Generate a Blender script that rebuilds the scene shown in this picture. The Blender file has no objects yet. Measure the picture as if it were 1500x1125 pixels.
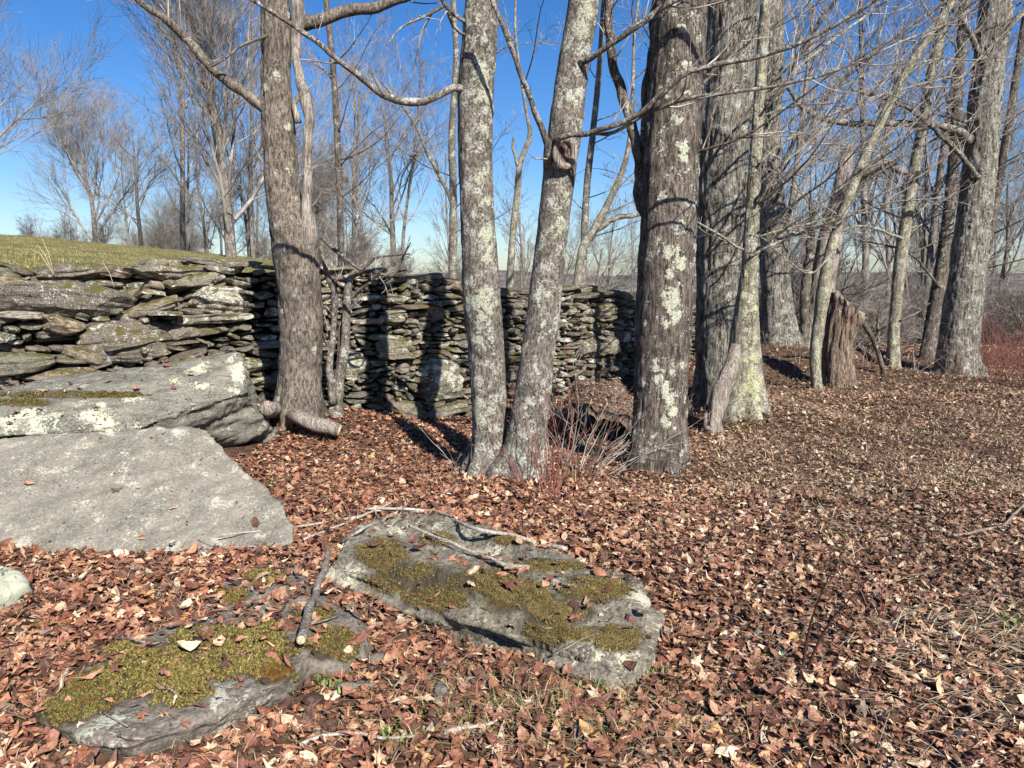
import bpy, math, random
import numpy as np
from mathutils import Vector
from mathutils.bvhtree import BVHTree
RS = np.random.RandomState
C = bpy.context.scene.collection
PI = math.pi
# ------------------------------------------------------------------ camera maths
F = 1100.0; CAMZ = 1.55
PITCH = math.atan((562.5-400.0)/F)
cp, sp = math.cos(PITCH), math.sin(PITCH)
def ray(px, py):
    x = (px-750.0)/F; y = -(py-562.5)/F
    return np.array([x, cp + y*sp, -sp + y*cp])
def atY(px, py, Y):
    r = ray(px, py); return np.array([0, 0, CAMZ]) + r*(Y/r[1])
def atZ(px, py, z):
    r = ray(px, py); return np.array([0, 0, CAMZ]) + r*((z-CAMZ)/r[2])
# ------------------------------------------------------------------ noise
def _h(i, j, k, seed):
    n = (i*374761393 + j*668265263 + k*1440662683 + seed*974634777) & 0xffffffff
    n = ((n ^ (n >> 13))*1274126177) & 0xffffffff
    n = ((n ^ (n >> 16))*2246822519) & 0xffffffff
    return ((n ^ (n >> 15)) & 0xffffff)/float(0xffffff)
def vnoise(p, seed=0):
    p = np.asarray(p, float); f = np.floor(p); i = f.astype(np.int64); t = p-f; t = t*t*(3-2*t)
    r = 0
    for a in (0, 1):
        wa = t[:, 0] if a else 1-t[:, 0]
        for b in (0, 1):
            wb = t[:, 1] if b else 1-t[:, 1]
            for c in (0, 1):
                wc = t[:, 2] if c else 1-t[:, 2]
                r = r + wa*wb*wc*_h(i[:, 0]+a, i[:, 1]+b, i[:, 2]+c, seed)
    return r*2-1
def fbm(p, oct=4, seed=0, gain=0.5):
    p = np.asarray(p, float); s = 0; a = 1.0
    for o in range(oct):
        s = s + a*vnoise(p*(2.03**o) + 17.3*o, seed+o); a *= gain
    return s
def sstep(a, b, x):
    t = np.clip((x-a)/(b-a), 0, 1); return t*t*(3-2*t)
# ------------------------------------------------------------------ mesh helpers
class MB:
    def __init__(s): s.v = []; s.q = []; s.t = []; s.n = 0; s.at = {}
    def add(s, v, q=None, t=None, **attrs):
        v = np.asarray(v, float).reshape(-1, 3)
        s.v.append(v)
        if q is not None and len(q): s.q.append(np.asarray(q, np.int64)+s.n)
        if t is not None and len(t): s.t.append(np.asarray(t, np.int64)+s.n)
        for k, a in attrs.items():
            a = np.asarray(a, float)
            if a.ndim == 1 and len(a) == 4 and k == 'col': a = np.tile(a, (len(v), 1))
            if a.ndim == 0: a = np.full(len(v), float(a))
            s.at.setdefault(k, []).append(a)
        s.n += len(v)
    def mesh(s, name, smooth=True):
        v = np.concatenate(s.v)
        q = np.concatenate(s.q) if s.q else np.zeros((0, 4), np.int64)
        t = np.concatenate(s.t) if s.t else np.zeros((0, 3), np.int64)
        me = bpy.data.meshes.new(name)
        me.vertices.add(len(v)); me.vertices.foreach_set('co', v.astype(np.float32).ravel())
        nl = len(q)*4+len(t)*3
        me.loops.add(nl)
        me.loops.foreach_set('vertex_index', np.concatenate([q.ravel(), t.ravel()]).astype(np.int32))
        me.polygons.add(len(q)+len(t))
        ls = np.concatenate([np.arange(len(q))*4, len(q)*4+np.arange(len(t))*3]).astype(np.int32)
        me.polygons.foreach_set('loop_start', ls)
        me.polygons.foreach_set('use_smooth', np.full(len(q)+len(t), smooth))
        for k, a in s.at.items():
            a = np.concatenate(a)
            if len(a) != len(v): continue
            if a.ndim == 2:
                at = me.attributes.new(k, 'FLOAT_COLOR', 'POINT'); at.data.foreach_set('color', a.astype(np.float32).ravel())
            else:
                at = me.attributes.new(k, 'FLOAT', 'POINT'); at.data.foreach_set('value', a.astype(np.float32))
        me.update(calc_edges=True)
        return me
def link(name, me, mat, parent=None, loc=None):
    o = bpy.data.objects.new(name, me); C.objects.link(o)
    if mat is not None and not me.materials: me.materials.append(mat)
    if loc is not None: o.location = loc
    if parent is not None:
        o.parent = parent
        o.matrix_parent_inverse.identity()
    return o
def tag(o, label=None, cat=None, group=None, kind=None):
    if label: o['label'] = label
    if cat: o['category'] = cat
    if group: o['group'] = group
    if kind: o['kind'] = kind
    return o
def empty(name, loc, label, cat, group=None):
    o = bpy.data.objects.new(name, None); C.objects.link(o); o.location = loc; o.empty_display_size = .1
    return tag(o, label, cat, group)
def child(name, mb, mat, root, smooth=True):
    """mesh in world coordinates, stored relative to the root at its base"""
    loc = np.array(root.location)
    mb.v = [v-loc for v in mb.v]
    return link(name, mb.mesh(name, smooth), mat, root)
def solo(name, mb, mat, label=None, cat=None, group=None, kind=None, smooth=True, base=None):
    if base is None:
        allv = np.concatenate(mb.v); base = np.array([allv[:, 0].mean(), allv[:, 1].mean(), allv[:, 2].min()])
    mb.v = [v-np.array(base) for v in mb.v]
    o = link(name, mb.mesh(name, smooth), mat, None, base)
    return tag(o, label, cat, group, kind)
def catmull(P, step):
    P = np.asarray(P, float); n = len(P)
    Q = np.vstack([2*P[0]-P[1], P, 2*P[-1]-P[-2]])
    out = []
    for i in range(n-1):
        p0, p1, p2, p3 = Q[i:i+4]
        k = max(1, int(np.linalg.norm((p2-p1)[:3])/step))
        t = np.arange(k)[:, None]/k
        out.append(.5*((2*p1)+(-p0+p2)*t+(2*p0-5*p1+4*p2-p3)*t*t+(-p0+3*p1-3*p2+p3)*t**3))
    out.append(P[-1][None])
    return np.concatenate(out)
def frames(P):
    T = np.gradient(P, axis=0); T /= np.linalg.norm(T, axis=1)[:, None]+1e-9
    ref = np.array([1., 0, 0]) if abs(T[0, 0]) < .8 else np.array([0., 1, 0])
    U = np.empty_like(P); u = ref
    for i in range(len(P)):
        u = u-T[i]*np.dot(u, T[i]); u = u/(np.linalg.norm(u)+1e-9); U[i] = u
    V = np.cross(T, U)
    return T, U, V
def ringfaces(n, k, off=0):
    i = np.arange(n-1)[:, None]*k; j = np.arange(k)[None]; j2 = (j+1) % k
    return np.stack([i+j, i+j2, i+k+j2, i+k+j], -1).reshape(-1, 4)+off
def tube(mb, P, r, k=5, cap=True, **attrs):
    P = np.asarray(P, float); r = np.asarray(r, float)
    if len(P) < 2: return
    T, U, V = frames(P)
    a = np.arange(k)*2*PI/k
    v = P[:, None]+r[:, None, None]*(np.cos(a)[None, :, None]*U[:, None]+np.sin(a)[None, :, None]*V[:, None])
    v = v.reshape(-1, 3); q = ringfaces(len(P), k); t = None
    if cap:
        n = len(v); v = np.vstack([v, P[-1]+T[-1]*r[-1]*.3, P[0]])
        j = np.arange(k); b = (len(P)-1)*k
        t = np.vstack([np.stack([b+j, b+(j+1) % k, np.full(k, n)], 1), np.stack([(j+1) % k, j, np.full(k, n+1)], 1)])
    mb.add(v, q, t, **attrs)
# ------------------------------------------------------------------ materials
class NT:
    def __init__(s, name):
        s.m = bpy.data.materials.new(name); s.m.use_nodes = True; s.t = s.m.node_tree; s.n = s.t.nodes; s.b = s.n['Principled BSDF']
    def new(s, ty, **kw):
        n = s.n.new(ty)
        for k, v in kw.items():
            if k in n.inputs: 
                if hasattr(v, 'is_output'): s.t.links.new(v, n.inputs[k])
                else: n.inputs[k].default_value = v
            else: setattr(n, k, v)
        return n
    def L(s, a, b): s.t.links.new(a, b)
    def coord(s, scale=(1, 1, 1)):
        tc = s.new('ShaderNodeTexCoord'); mp = s.new('ShaderNodeMapping'); s.L(tc.outputs['Object'], mp.inputs['Vector'])
        mp.inputs['Scale'].default_value = scale; return mp.outputs['Vector']
    def noise(s, v, scale, detail=4, rough=.6):
        n = s.new('ShaderNodeTexNoise'); s.L(v, n.inputs['Vector']); n.inputs['Scale'].default_value = scale
        n.inputs['Detail'].default_value = detail; n.inputs['Roughness'].default_value = rough; return n.outputs['Fac']
    def ramp(s, f, stops):
        r = s.new('ShaderNodeValToRGB'); s.L(f, r.inputs['Fac']); e = r.color_ramp.elements
        while len(e) < len(stops): e.new(.5)
        for el, (p, c) in zip(e, stops):
            el.position = p; el.color = (c, c, c, 1) if isinstance(c, (int, float)) else (*c, 1)
        return r.outputs['Color']
    def mix(s, f, a, b):
        m = s.new('ShaderNodeMix', data_type='RGBA')
        for x, i in ((f, 0), (a, 6), (b, 7)):
            if hasattr(x, 'is_output'): s.L(x, m.inputs[i])
            else: m.inputs[i].default_value = x if i == 0 else (*x, 1)
        return m.outputs[2]
    def math(s, op, a, b=0.0, clamp=False):
        m = s.new('ShaderNodeMath', operation=op, use_clamp=clamp)
        for x, i in ((a, 0), (b, 1)):
            if hasattr(x, 'is_output'): s.L(x, m.inputs[i])
            else: m.inputs[i].default_value = x
        return m.outputs[0]
    def attr(s, name, out='Fac'): return s.new('ShaderNodeAttribute', attribute_name=name).outputs[out]
    def bump(s, h, strength, dist):
        b = s.new('ShaderNodeBump'); s.L(h, b.inputs['Height']); b.inputs['Strength'].default_value = strength
        b.inputs['Distance'].default_value = dist; s.L(b.outputs[0], s.b.inputs['Normal'])
    def fin(s, col, rough=.85, spec=.2):
        if hasattr(col, 'is_output'): s.L(col, s.b.inputs['Base Color'])
        else: s.b.inputs['Base Color'].default_value = (*col, 1)
        s.b.inputs['Roughness'].default_value = rough; s.b.inputs['Specular IOR Level'].default_value = spec
        return s.m
LICH = (.41, .41, .31)
def bark_mat(name, dark, light, spotty=.55, stretch=.22, freq=60, licol=LICH, bump=.9, dist=.012):
    m = NT(name); v = m.coord((1, 1, stretch)); v1 = m.coord((1, 1, 1))
    n1 = m.noise(v, freq, 5, .7); n2 = m.noise(v1, 5, 4, .6); n3 = m.noise(v1, 38, 5, .75)
    c = m.mix(m.ramp(m.math('ADD', m.math('MULTIPLY', n1, .6), m.math('MULTIPLY', m.noise(m.coord((1, 1, stretch*1.8)), freq*2.2, 4, .8), .4)), [(.43, 0.), (.57, 1.)]), dark, light)
    c = m.mix(m.ramp(n2, [(.4, 0.), (.7, .55)]), c, tuple(x*.45 for x in dark))
    ls = m.ramp(m.math('MULTIPLY', m.noise(v1, 9, 3, .6), m.noise(v1, 55, 4, .7)), [(spotty*.55, 0.), (spotty*.55+.05, .85)])
    c = m.mix(ls, c, (.42, .42, .36))
    la = m.math('ADD', m.attr('lichen'), m.math('ADD', m.math('MULTIPLY', m.math('SUBTRACT', n3, .5), 2.0), m.math('MULTIPLY', m.math('SUBTRACT', m.noise(v1, 20, 3, .65), .5), 2.4)))
    lf = m.ramp(la, [(.60, 0.), (.66, 1.)])
    lc = m.mix(m.ramp(m.noise(v1, 90, 3, .7), [(.42, 0.), (.52, 1.)]), tuple(x*.42 for x in licol), licol)
    c = m.mix(lf, c, lc)
    h = m.math('ADD', n1, m.math('MULTIPLY', m.noise(v1, 140, 3, .7), .35))
    m.bump(h, bump, dist)
    return m.fin(c, .9, .12)
def stone_mat(name, base, alt, lichen=.5, lscale=9, moss=0.0, strata=(3, 3, 14), licol=(.46, .46, .36), dark=.5, percol=False, bumpd=.012):
    m = NT(name); v1 = m.coord(); vs = m.coord(strata)
    n1 = m.noise(v1, 4, 6, .65); n2 = m.noise(vs, 3, 6, .7); n3 = m.noise(v1, lscale, 5, .65); n4 = m.noise(v1, 70, 4, .7)
    c = m.mix(m.ramp(n1, [(.35, 0.), (.65, 1.)]), base, alt)
    if percol:
        mm = m.new('ShaderNodeMix', data_type='RGBA', blend_type='MULTIPLY'); mm.inputs[0].default_value = 1
        m.L(c, mm.inputs[6]); m.L(m.attr('col', 'Color'), mm.inputs[7]); c = mm.outputs[2]
    c = m.mix(m.ramp(n2, [(.42, .0), (.60, dark)]), c, tuple(x*.28 for x in base))
    c = m.mix(m.ramp(n4, [(.40, .0), (.68, .55)]), c, tuple(min(1, x*1.7) for x in alt))
    lm = m.math('ADD', n3, m.math('MULTIPLY', m.math('SUBTRACT', n4, .5), .5))
    lm = m.math('ADD', lm, m.math('MULTIPLY', m.attr('lichen'), .27))
    c = m.mix(m.ramp(lm, [(1.08-lichen, 0.), (1.13-lichen, .9)]), c, licol)
    c = m.mix(m.ramp(m.noise(v1, 26, 3, .6), [(.66, 0.), (.70, .8)]), c, tuple(x*.2 for x in base))
    ma = m.math('ADD', m.attr('moss'), m.math('MULTIPLY', m.math('SUBTRACT', n3, .5), 1.6))
    ma = m.math('ADD', ma, m.math('MULTIPLY', m.math('SUBTRACT', n4, .5), .7))
    c = m.mix(m.ramp(ma, [(.45, 0.), (.75, .85)]), c, (.055, .043, .02))
    if moss:
        g = m.new('ShaderNodeNewGeometry'); sx = m.new('ShaderNodeSeparateXYZ'); m.L(g.outputs['Normal'], sx.inputs[0])
        mf = m.math('MULTIPLY', m.ramp(m.noise(v1, 5.5, 5, .65), [(.60-moss*.2, 0.), (.68-moss*.2, 1.)]), m.ramp(sx.outputs[2], [(.2, 0.), (.5, 1.)]))
        c = m.mix(mf, c, (.085, .075, .022))
    m.bump(m.math('ADD', m.math('MULTIPLY', n2, .8), m.math('ADD', m.math('MULTIPLY', n4, .35), m.math('MULTIPLY', m.noise(v1, 22, 6, .7), .6))), .9, bumpd)
    return m.fin(c, .88, .2)
M_bark1 = bark_mat('bark_grey_brown', (.055, .043, .034), (.27, .23, .185), spotty=.66, stretch=.30, freq=55)
M_bark2 = bark_mat('bark_lichened', (.055, .045, .038), (.26, .225, .185), spotty=.50, stretch=.45, freq=60)
M_bark4 = bark_mat('bark_dark_furrowed', (.032, .025, .020), (.21, .175, .145), spotty=.57, stretch=.18, freq=55, licol=(.46, .46, .35))
M_bark5 = bark_mat('bark_deep_furrowed', (.032, .027, .022), (.31, .285, .24), spotty=.56, stretch=.16, freq=38, dist=.02)
M_bark6 = bark_mat('bark_yellow_lichen', (.09, .075, .05), (.34, .31, .24), spotty=.52, stretch=.35, freq=50, licol=(.47, .47, .28))
M_far = bark_mat('bark_far', (.085, .07, .06), (.30, .26, .22), spotty=.58, stretch=.3, freq=20)
M_dead = bark_mat('dead_grey_wood', (.11, .088, .07), (.43, .375, .32), spotty=.8, stretch=.06, freq=70)
M_rot = bark_mat('rotten_red_wood', (.045, .032, .024), (.34, .25, .185), spotty=.7, stretch=.10, freq=45, dist=.02)
M_twig = NT('twig'); M_twig = M_twig.fin(M_twig.mix(M_twig.ramp(M_twig.noise(M_twig.coord(), 6, 3, .6), [(.4, 0.), (.6, 1.)]), (.13, .10, .08), (.42, .36, .31)), .7, .25)
M_twigd = NT('twig_dark'); M_twigd = M_twigd.fin(M_twigd.mix(M_twigd.ramp(M_twigd.noise(M_twigd.coord(), 2, 3, .6), [(.4, 0.), (.6, 1.)]), (.115, .10, .088), (.33, .295, .26)), .8, .2)
M_redtwig = NT('twig_red'); M_redtwig = M_redtwig.fin((.20, .075, .055), .6, .3)
M_darktwig = NT('twig_dark_red'); M_darktwig = M_darktwig.fin((.055, .025, .02), .6, .3)
M_stick = bark_mat('stick_bark', (.13, .10, .075), (.42, .36, .30), spotty=.6, stretch=.5, freq=60)
M_pale = bark_mat('bleached_stick', (.30, .25, .20), (.66, .60, .51), spotty=.8, stretch=.4, freq=60)
M_cut = NT('cut_wood'); M_cut = M_cut.fin(M_cut.mix(M_cut.ramp(M_cut.noise(M_cut.coord(), 90, 3, .6), [(.4, 0.), (.6, 1.)]), (.36, .27, .15), (.62, .52, .34)), .8)
M_slab = stone_mat('stone_flat_grey', (.115, .106, .086), (.235, .215, .17), lichen=.50, lscale=8, licol=(.40, .38, .30), dark=.22, strata=(3, 3, 3), bumpd=.006)
M_rockA = stone_mat('stone_lichened', (.10, .10, .082), (.21, .195, .155), lichen=.46, lscale=5, licol=(.46, .46, .34), dark=.7, strata=(2, 4, 12))
M_rockC = stone_mat('stone_layered', (.125, .107, .08), (.26, .23, .175), lichen=.48, lscale=7, licol=(.50, .48, .36), dark=.8, strata=(6, 12, 14), bumpd=.02)
M_rockD = stone_mat('stone_mossy', (.125, .105, .085), (.22, .19, .155), lichen=.47, lscale=12, dark=.5, strata=(6, 10, 14), bumpd=.02)
M_wall = stone_mat('wall_stone', (.088, .076, .064), (.215, .19, .155), lichen=.47, lscale=9, licol=(.47, .46, .38), moss=.5, dark=.75, percol=True, strata=(4, 4, 26))
def colmat(name, rough=.75, spec=.25, transl=0):
    m = NT(name); c = m.attr('col', 'Color')
    n = m.noise(m.coord(), 90, 3, .7)
    c = m.mix(m.ramp(n, [(.35, .45), (.65, 0.)]), c, (.05, .025, .015))
    return m.fin(c, rough, spec)
M_leaf = colmat('dead_leaf', .6, .35)
M_plain = NT('blade'); M_plain = M_plain.fin(M_plain.attr('col', 'Color'), .7, .2)
m = NT('soil'); v = m.coord()
M_soil = m.fin(m.mix(m.ramp(m.noise(v, 18, 6, .7), [(.35, 0.), (.65, 1.)]), (.028, .018, .012), (.14, .085, .058)), .95, .1)
m = NT('gap_shade'); M_gapshade = m.fin((.018, .015, .012), 1, 0)  # near-black colour standing in for the shade between wall stones
m = NT('field_turf'); v = m.coord()
c_ = m.mix(m.ramp(m.noise(v, 1.3, 5, .65), [(.38, 0.), (.62, 1.)]), (.115, .11, .042), (.23, .20, .085))
M_field = m.fin(m.mix(m.ramp(m.noise(v, 30, 4, .7), [(.4, 0.), (.7, .5)]), c_, (.07, .06, .03)), .95, .05)
m = NT('far_woods'); v = m.coord((1, 1, .25))
M_hill = m.fin(m.mix(m.ramp(m.noise(v, .35, 6, .8), [(.4, 0.), (.6, 1.)]), (.05, .047, .042), (.17, .155, .14)), 1, 0)
m = NT('white_siding'); M_white = m.fin((.75, .75, .72), .6)
m = NT('grey_roof'); M_roof = m.fin((.12, .12, .13), .8)
# ------------------------------------------------------------------ terrain
_cp = []
def ctl(px, py, Y=None, z=None):
    p = atY(px, py, Y) if Y else atZ(px, py, z); _cp.append(p)
for a in [(-300, 1125), (0, 1125), (400, 1125), (750, 1125), (1100, 1125), (1500, 1125), (1800, 1125), (1000, 900), (1500, 850), (1250, 800), (1800, 800),
          (715, 700), (770, 735), (960, 712), (1200, 700), (1500, 700), (1800, 700), (1350, 620), (1600, 600)]: ctl(*a, z=0)
ctl(0, 860, z=.04); ctl(250, 850, z=.03); ctl(430, 795, z=.03); ctl(600, 740, z=.03); ctl(-300, 860, z=.05)
ctl(450, 645, 6.3); ctl(440, 594, 6.8); ctl(500, 600, 7.2); ctl(380, 640, 6.6); ctl(330, 600, 7.0); ctl(560, 612, 7.8); ctl(600, 628, 7.95); ctl(650, 628, 8.1); ctl(650, 665, 6.9)
ctl(560, 660, 6.6); ctl(500, 690, 5.7); ctl(880, 660, 7.3); ctl(820, 610, 8.6); ctl(930, 610, 8.8); ctl(720, 640, 8.0)
ctl(1040, 642, 7.0); ctl(1090, 600, 7.7); ctl(1200, 568, 10.2); ctl(1140, 492, 13.0); ctl(1030, 530, 11.5); ctl(1230, 565, 10.5); ctl(1310, 542, 12.4); ctl(1400, 548, 12.0); ctl(1300, 518, 14.0); ctl(1420, 520, 14.5); ctl(1220, 505, 14.0)
ctl(1500, 545, 13.0); ctl(1190, 505, 12.8); ctl(1250, 505, 13.2)
for x in range(-30, 31, 6):
    for y in (-14, -8, -3): _cp.append(np.array([x, y, 0.]))
    for y in (16, 19): _cp.append(np.array([x, y, -.05 if y < 18 else -.3]))
for y in (3, 7, 11): 
    for x in (13, 18, 24): _cp.append(np.array([x, y, 0.]))
for y in (2.5, 5, 8, 12): 
    for x in (-7.5, -12, -20): _cp.append(np.array([x, y, .1]))
_cp = np.array(_cp)
def gz(x, y):
    x = np.atleast_1d(np.asarray(x, float)).ravel(); y = np.atleast_1d(np.asarray(y, float)).ravel()
    out = np.empty(len(x))
    for s in range(0, len(x), 20000):
        xs = x[s:s+20000]; ys = y[s:s+20000]
        d2 = (xs[:, None]-_cp[:, 0])**2+(ys[:, None]-_cp[:, 1])**2
        w = 1/(d2+.12)**2.0
        out[s:s+20000] = (w*_cp[:, 2]).sum(1)/w.sum(1)
    out -= sstep(16, 34, y)*2.2
    p = np.stack([x, y, x*0], 1)
    out += .035*fbm(p*1.3, 3, 5)+.012*fbm(p*7, 2, 9)
    return out
def gz1(x, y): return float(gz([x], [y])[0])
def graded(lo, hi, c, n, k):
    t = np.linspace(-1, 1, n); f = np.sinh(t*k)/math.sinh(k)
    return np.where(f < 0, c+f*(c-lo), c+f*(hi-c))
gx = graded(-260, 260, 0, 360, 5.2); gy = graded(-60, 420, 6, 360, 5.6)
X, Y = np.meshgrid(gx, gy); Z = gz(X, Y)
mb = MB(); n = len(gx); i = np.arange(len(gy)-1)[:, None]*n; j = np.arange(n-1)[None]
gq = np.stack([i+j, i+j+1, i+n+j+1, i+n+j], -1).reshape(-1, 4)
gV = np.stack([X.ravel(), Y.ravel(), Z], 1); mb.add(gV, gq)
solo('ground', mb, M_soil, kind='structure', base=(0, 0, 0))
# wall line
def wp(px, Y): return np.array([(px-750)/F*Y*1.0, Y])
WL = np.array([(-8.5, 4.6), (-6.4, 5.5), wp(0, 6.3), wp(250, 7.2), wp(400, 7.9), wp(600, 8.4), wp(850, 9.8), wp(1040, 12.5), wp(1120, 17.5)])
def wallY(x): return np.interp(x, WL[:, 0], WL[:, 1], left=4.6)
seg = np.linalg.norm(np.diff(WL, axis=0), axis=1); S = np.concatenate([[0], np.cumsum(seg)])
def wxy(s): return np.array([np.interp(s, S, WL[:, 0]), np.interp(s, S, WL[:, 1])])
def zfield(x, y):
    z = 1.17-.095*np.maximum(x, -60)
    z = z-sstep(-4, 6, x+.1*y)*2.6
    z = z-np.clip((y-27)/14, 0, 2.2)**2*.9
    p = np.stack([x, y, x*0], -1).reshape(-1, 3)
    return z+(.05*fbm(p*.5, 3, 3)+.02*fbm(p*2.2, 3, 4)).reshape(np.shape(x))
fx = np.concatenate([np.linspace(-90, -12, 50), np.linspace(-11.8, 3.3, 170)])
ft = np.linspace(0, 1, 120)**1.8
def fieldY(x): return wallY(x)+np.interp(x, [-3.2, -2.4], [.85, .35])
FX = np.repeat(fx[:, None], 120, 1); y0 = fieldY(fx)
FY = y0[:, None]+ft[None]*(75-y0[:, None]); FZ = zfield(FX, FY)
FZ[:, 0] -= .25
fV = np.stack([FX.ravel(), FY.ravel(), FZ.ravel()], 1)
i = np.arange(len(fx)-1)[:, None]*120; j = np.arange(119)[None]
fq = np.stack([i+j, i+120+j, i+120+j+1, i+j+1], -1).reshape(-1, 4)
mb = MB(); mb.add(fV, fq); solo('field', mb, M_field, kind='structure', base=(0, 0, 0))
# far hills
mb = MB()
for (R, zb, amp, sd) in ((150, .2, 1.6, 1), (260, 1.2, 3.0, 2)):
    a = np.linspace(-1.2, 1.2, 700); 
    p = np.stack([a*30, a*0+sd*7, a*0], 1)
    for k, (dr, f) in enumerate(((0, 0.), (5, .6), (12, .95), (25, 1.0), (60, .6))):
        z = -6+f*(6+zb+amp*.5*fbm(p*.16, 3, sd)+amp*.10*fbm(p*3+k*3, 4, sd+4)+ .05*k)
        v = np.stack([np.sin(a)*(R+dr), np.cos(a)*(R+dr), z], 1)
        if k == 0: vv = [v]
        else: vv.append(v)
    V = np.concatenate(vv); n = len(a)
    i = np.arange(4)[:, None]*n; j = np.arange(n-1)[None]
    mb.add(V, np.stack([i+j, i+j+1, i+n+j+1, i+n+j], -1).reshape(-1, 4))
solo('hills', mb, M_hill, kind='structure', base=(0, 0, 0))
# ------------------------------------------------------------------ dry stone wall
def cubegrid(nx, ny, nz):
    V = []; Q = []; idx = {}
    def vid(p):
        if p not in idx: idx[p] = len(V); V.append(p)
        return idx[p]
    def face(f, na, nb):
        for a in range(na):
            for b in range(nb): Q.append([vid(f(a, b)), vid(f(a+1, b)), vid(f(a+1, b+1)), vid(f(a, b+1))])
    face(lambda a, b: (a, 0, b), nx, nz); face(lambda a, b: (nx-a, ny, b), nx, nz)
    face(lambda a, b: (nx, a, b), ny, nz); face(lambda a, b: (0, ny-a, b), ny, nz)
    face(lambda a, b: (a, b, nz), nx, ny); face(lambda a, b: (a, ny-b, 0), nx, ny)
    return np.array(V, float)/np.array([nx, ny, nz])*2-1, np.array(Q)
CG = {k: cubegrid(*k) for k in ((14, 5, 7), (9, 4, 5), (26, 8, 14))}
def stone_geo(w, h, d, rng, big=False):
    key = (26, 8, 14) if big else ((14, 5, 7) if w > .22 or h > .12 else (9, 4, 5))
    V, Q = CG[key]; V = V.copy()
    e = rng.uniform(4.0, 9.0)
    nrm = (np.abs(V)**e).sum(1)**(1/e); V = V/nrm[:, None]*1.0
    # taper / wedge
    tl, tr = rng.uniform(.35, 1.0, 2); t = (V[:, 0]+1)/2
    V[:, 2] *= (1-np.clip(1-2*t, 0, 1)**2*(1-tl))*(1-np.clip(2*t-1, 0, 1)**2*(1-tr))
    V[:, 2] += rng.uniform(-.25, .25)*V[:, 0]*.5
    for _ in range(9 if big else 7):
        nn = rng.normal(size=3)*np.array([1, .9, .8]); nn /= np.linalg.norm(nn); pr = V@nn; dd = pr.max()*rng.uniform(.70, .92)
        V -= np.maximum(pr-dd, 0)[:, None]*nn
    V[:, 0] += rng.uniform(-.25, .25)*V[:, 2]*(.4*h/w+.1)
    V[:, 1] += rng.uniform(-.3, .3)*V[:, 0]
    V = V*np.array([w, d, h])/2
    o = rng.uniform(-99, 99, 3)
    V += .0
    q = V/np.array([1, 1, 1])
    V[:, 1] += .022*np.sign(-V[:, 1])*-1*vnoise(np.stack([q[:, 0]*2.5, q[:, 1]*0, q[:, 2]*38], 1)+o, 3)*min(1, h/.06)
    V[:, 2] += min(.12*h, .012)*fbm(q*np.array([7, 7, 7])+o, 3, 7)
    V[:, 0] += min(.1*w, .03)*fbm(q*np.array([4, 4, 22])+o, 3, 9)
    V[:, 1] += .012*fbm(q*12+o, 3, 11)
    return V, Q
rng = RS(11)
ZT_px = [(-900, 398), (0, 398), (130, 397), (200, 393), (250, 389), (400, 389), (470, 390), (540, 398), (620, 410), (740, 430), (800, 428), (850, 426), (905, 430), (940, 446), (1040, 452), (1400, 470)]
def pxof(P): 
    d = P-np.array([0, 0, CAMZ]); return 750+F*d[0]/(d[1]*cp-d[2]*sp)
def topz(s):
    x, y = wxy(s); px = 750+F*x/(y*cp); py = np.interp(px, [a[0] for a in ZT_px], [a[1] for a in ZT_px])
    return atY(px, py, y)[2]
Ltot = S[-1]; DS = .02; ns = int(Ltot/DS)
base = np.array([gz1(*wxy(k*DS))-.12 for k in range(ns)]); sky_ = base.copy(); top = np.array([topz(k*DS) for k in range(ns)])
s400 = S[4]
def batter(s): return np.interp(s, [0, s400-1.2, s400, Ltot], [.42, .38, .08, .05])
stones = []
def put_stone(s, z, w, h, tilt, out, col, d=None, big=False, li=0.):
    xy = wxy(s); e = .15; t = wxy(min(s+e, Ltot))-wxy(max(s-e, 0)); t /= np.linalg.norm(t); nrm = np.array([t[1], -t[0]])
    d = d or rng.uniform(.25, .38)
    V, Q = stone_geo(w, h, d, rng, big)
    ct, st = math.cos(tilt), math.sin(tilt)
    lx = V[:, 0]*ct-V[:, 2]*st; lz = V[:, 0]*st+V[:, 2]*ct
    off = -d/2+out-(z)*batter(s)   # outward positive
    ly = V[:, 1]
    # a little yaw
    yw = rng.normal(0, .08); lx, ly = lx*math.cos(yw)-ly*math.sin(yw), lx*math.sin(yw)+ly*math.cos(yw)
    P = np.empty_like(V)
    o2 = off-ly*1.0
    P[:, 0] = xy[0]+t[0]*lx+nrm[0]*o2; P[:, 1] = xy[1]+t[1]*lx+nrm[1]*o2; P[:, 2] = z+lz
    c = P.mean(0); dist = np.linalg.norm(c)
    stones.append((w*h/dist**2, P, Q[:, ::-1] if True else Q, col, li))
def scol(rng):
    r = rng.rand()
    b = rng.uniform(.65, 1.25)
    if r < .2: c = (1.15, .92, .86)
    elif r < .4: c = (.95, 1.03, .9)
    elif r < .55: c = (1.12, 1.02, .82)
    else: c = (1, 1, 1)
    if rng.rand() < .12: b *= 1.5
    elif rng.rand() < .35: b *= .6
    return (c[0]*b, c[1]*b, c[2]*b, 1)
guard = 0
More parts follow.
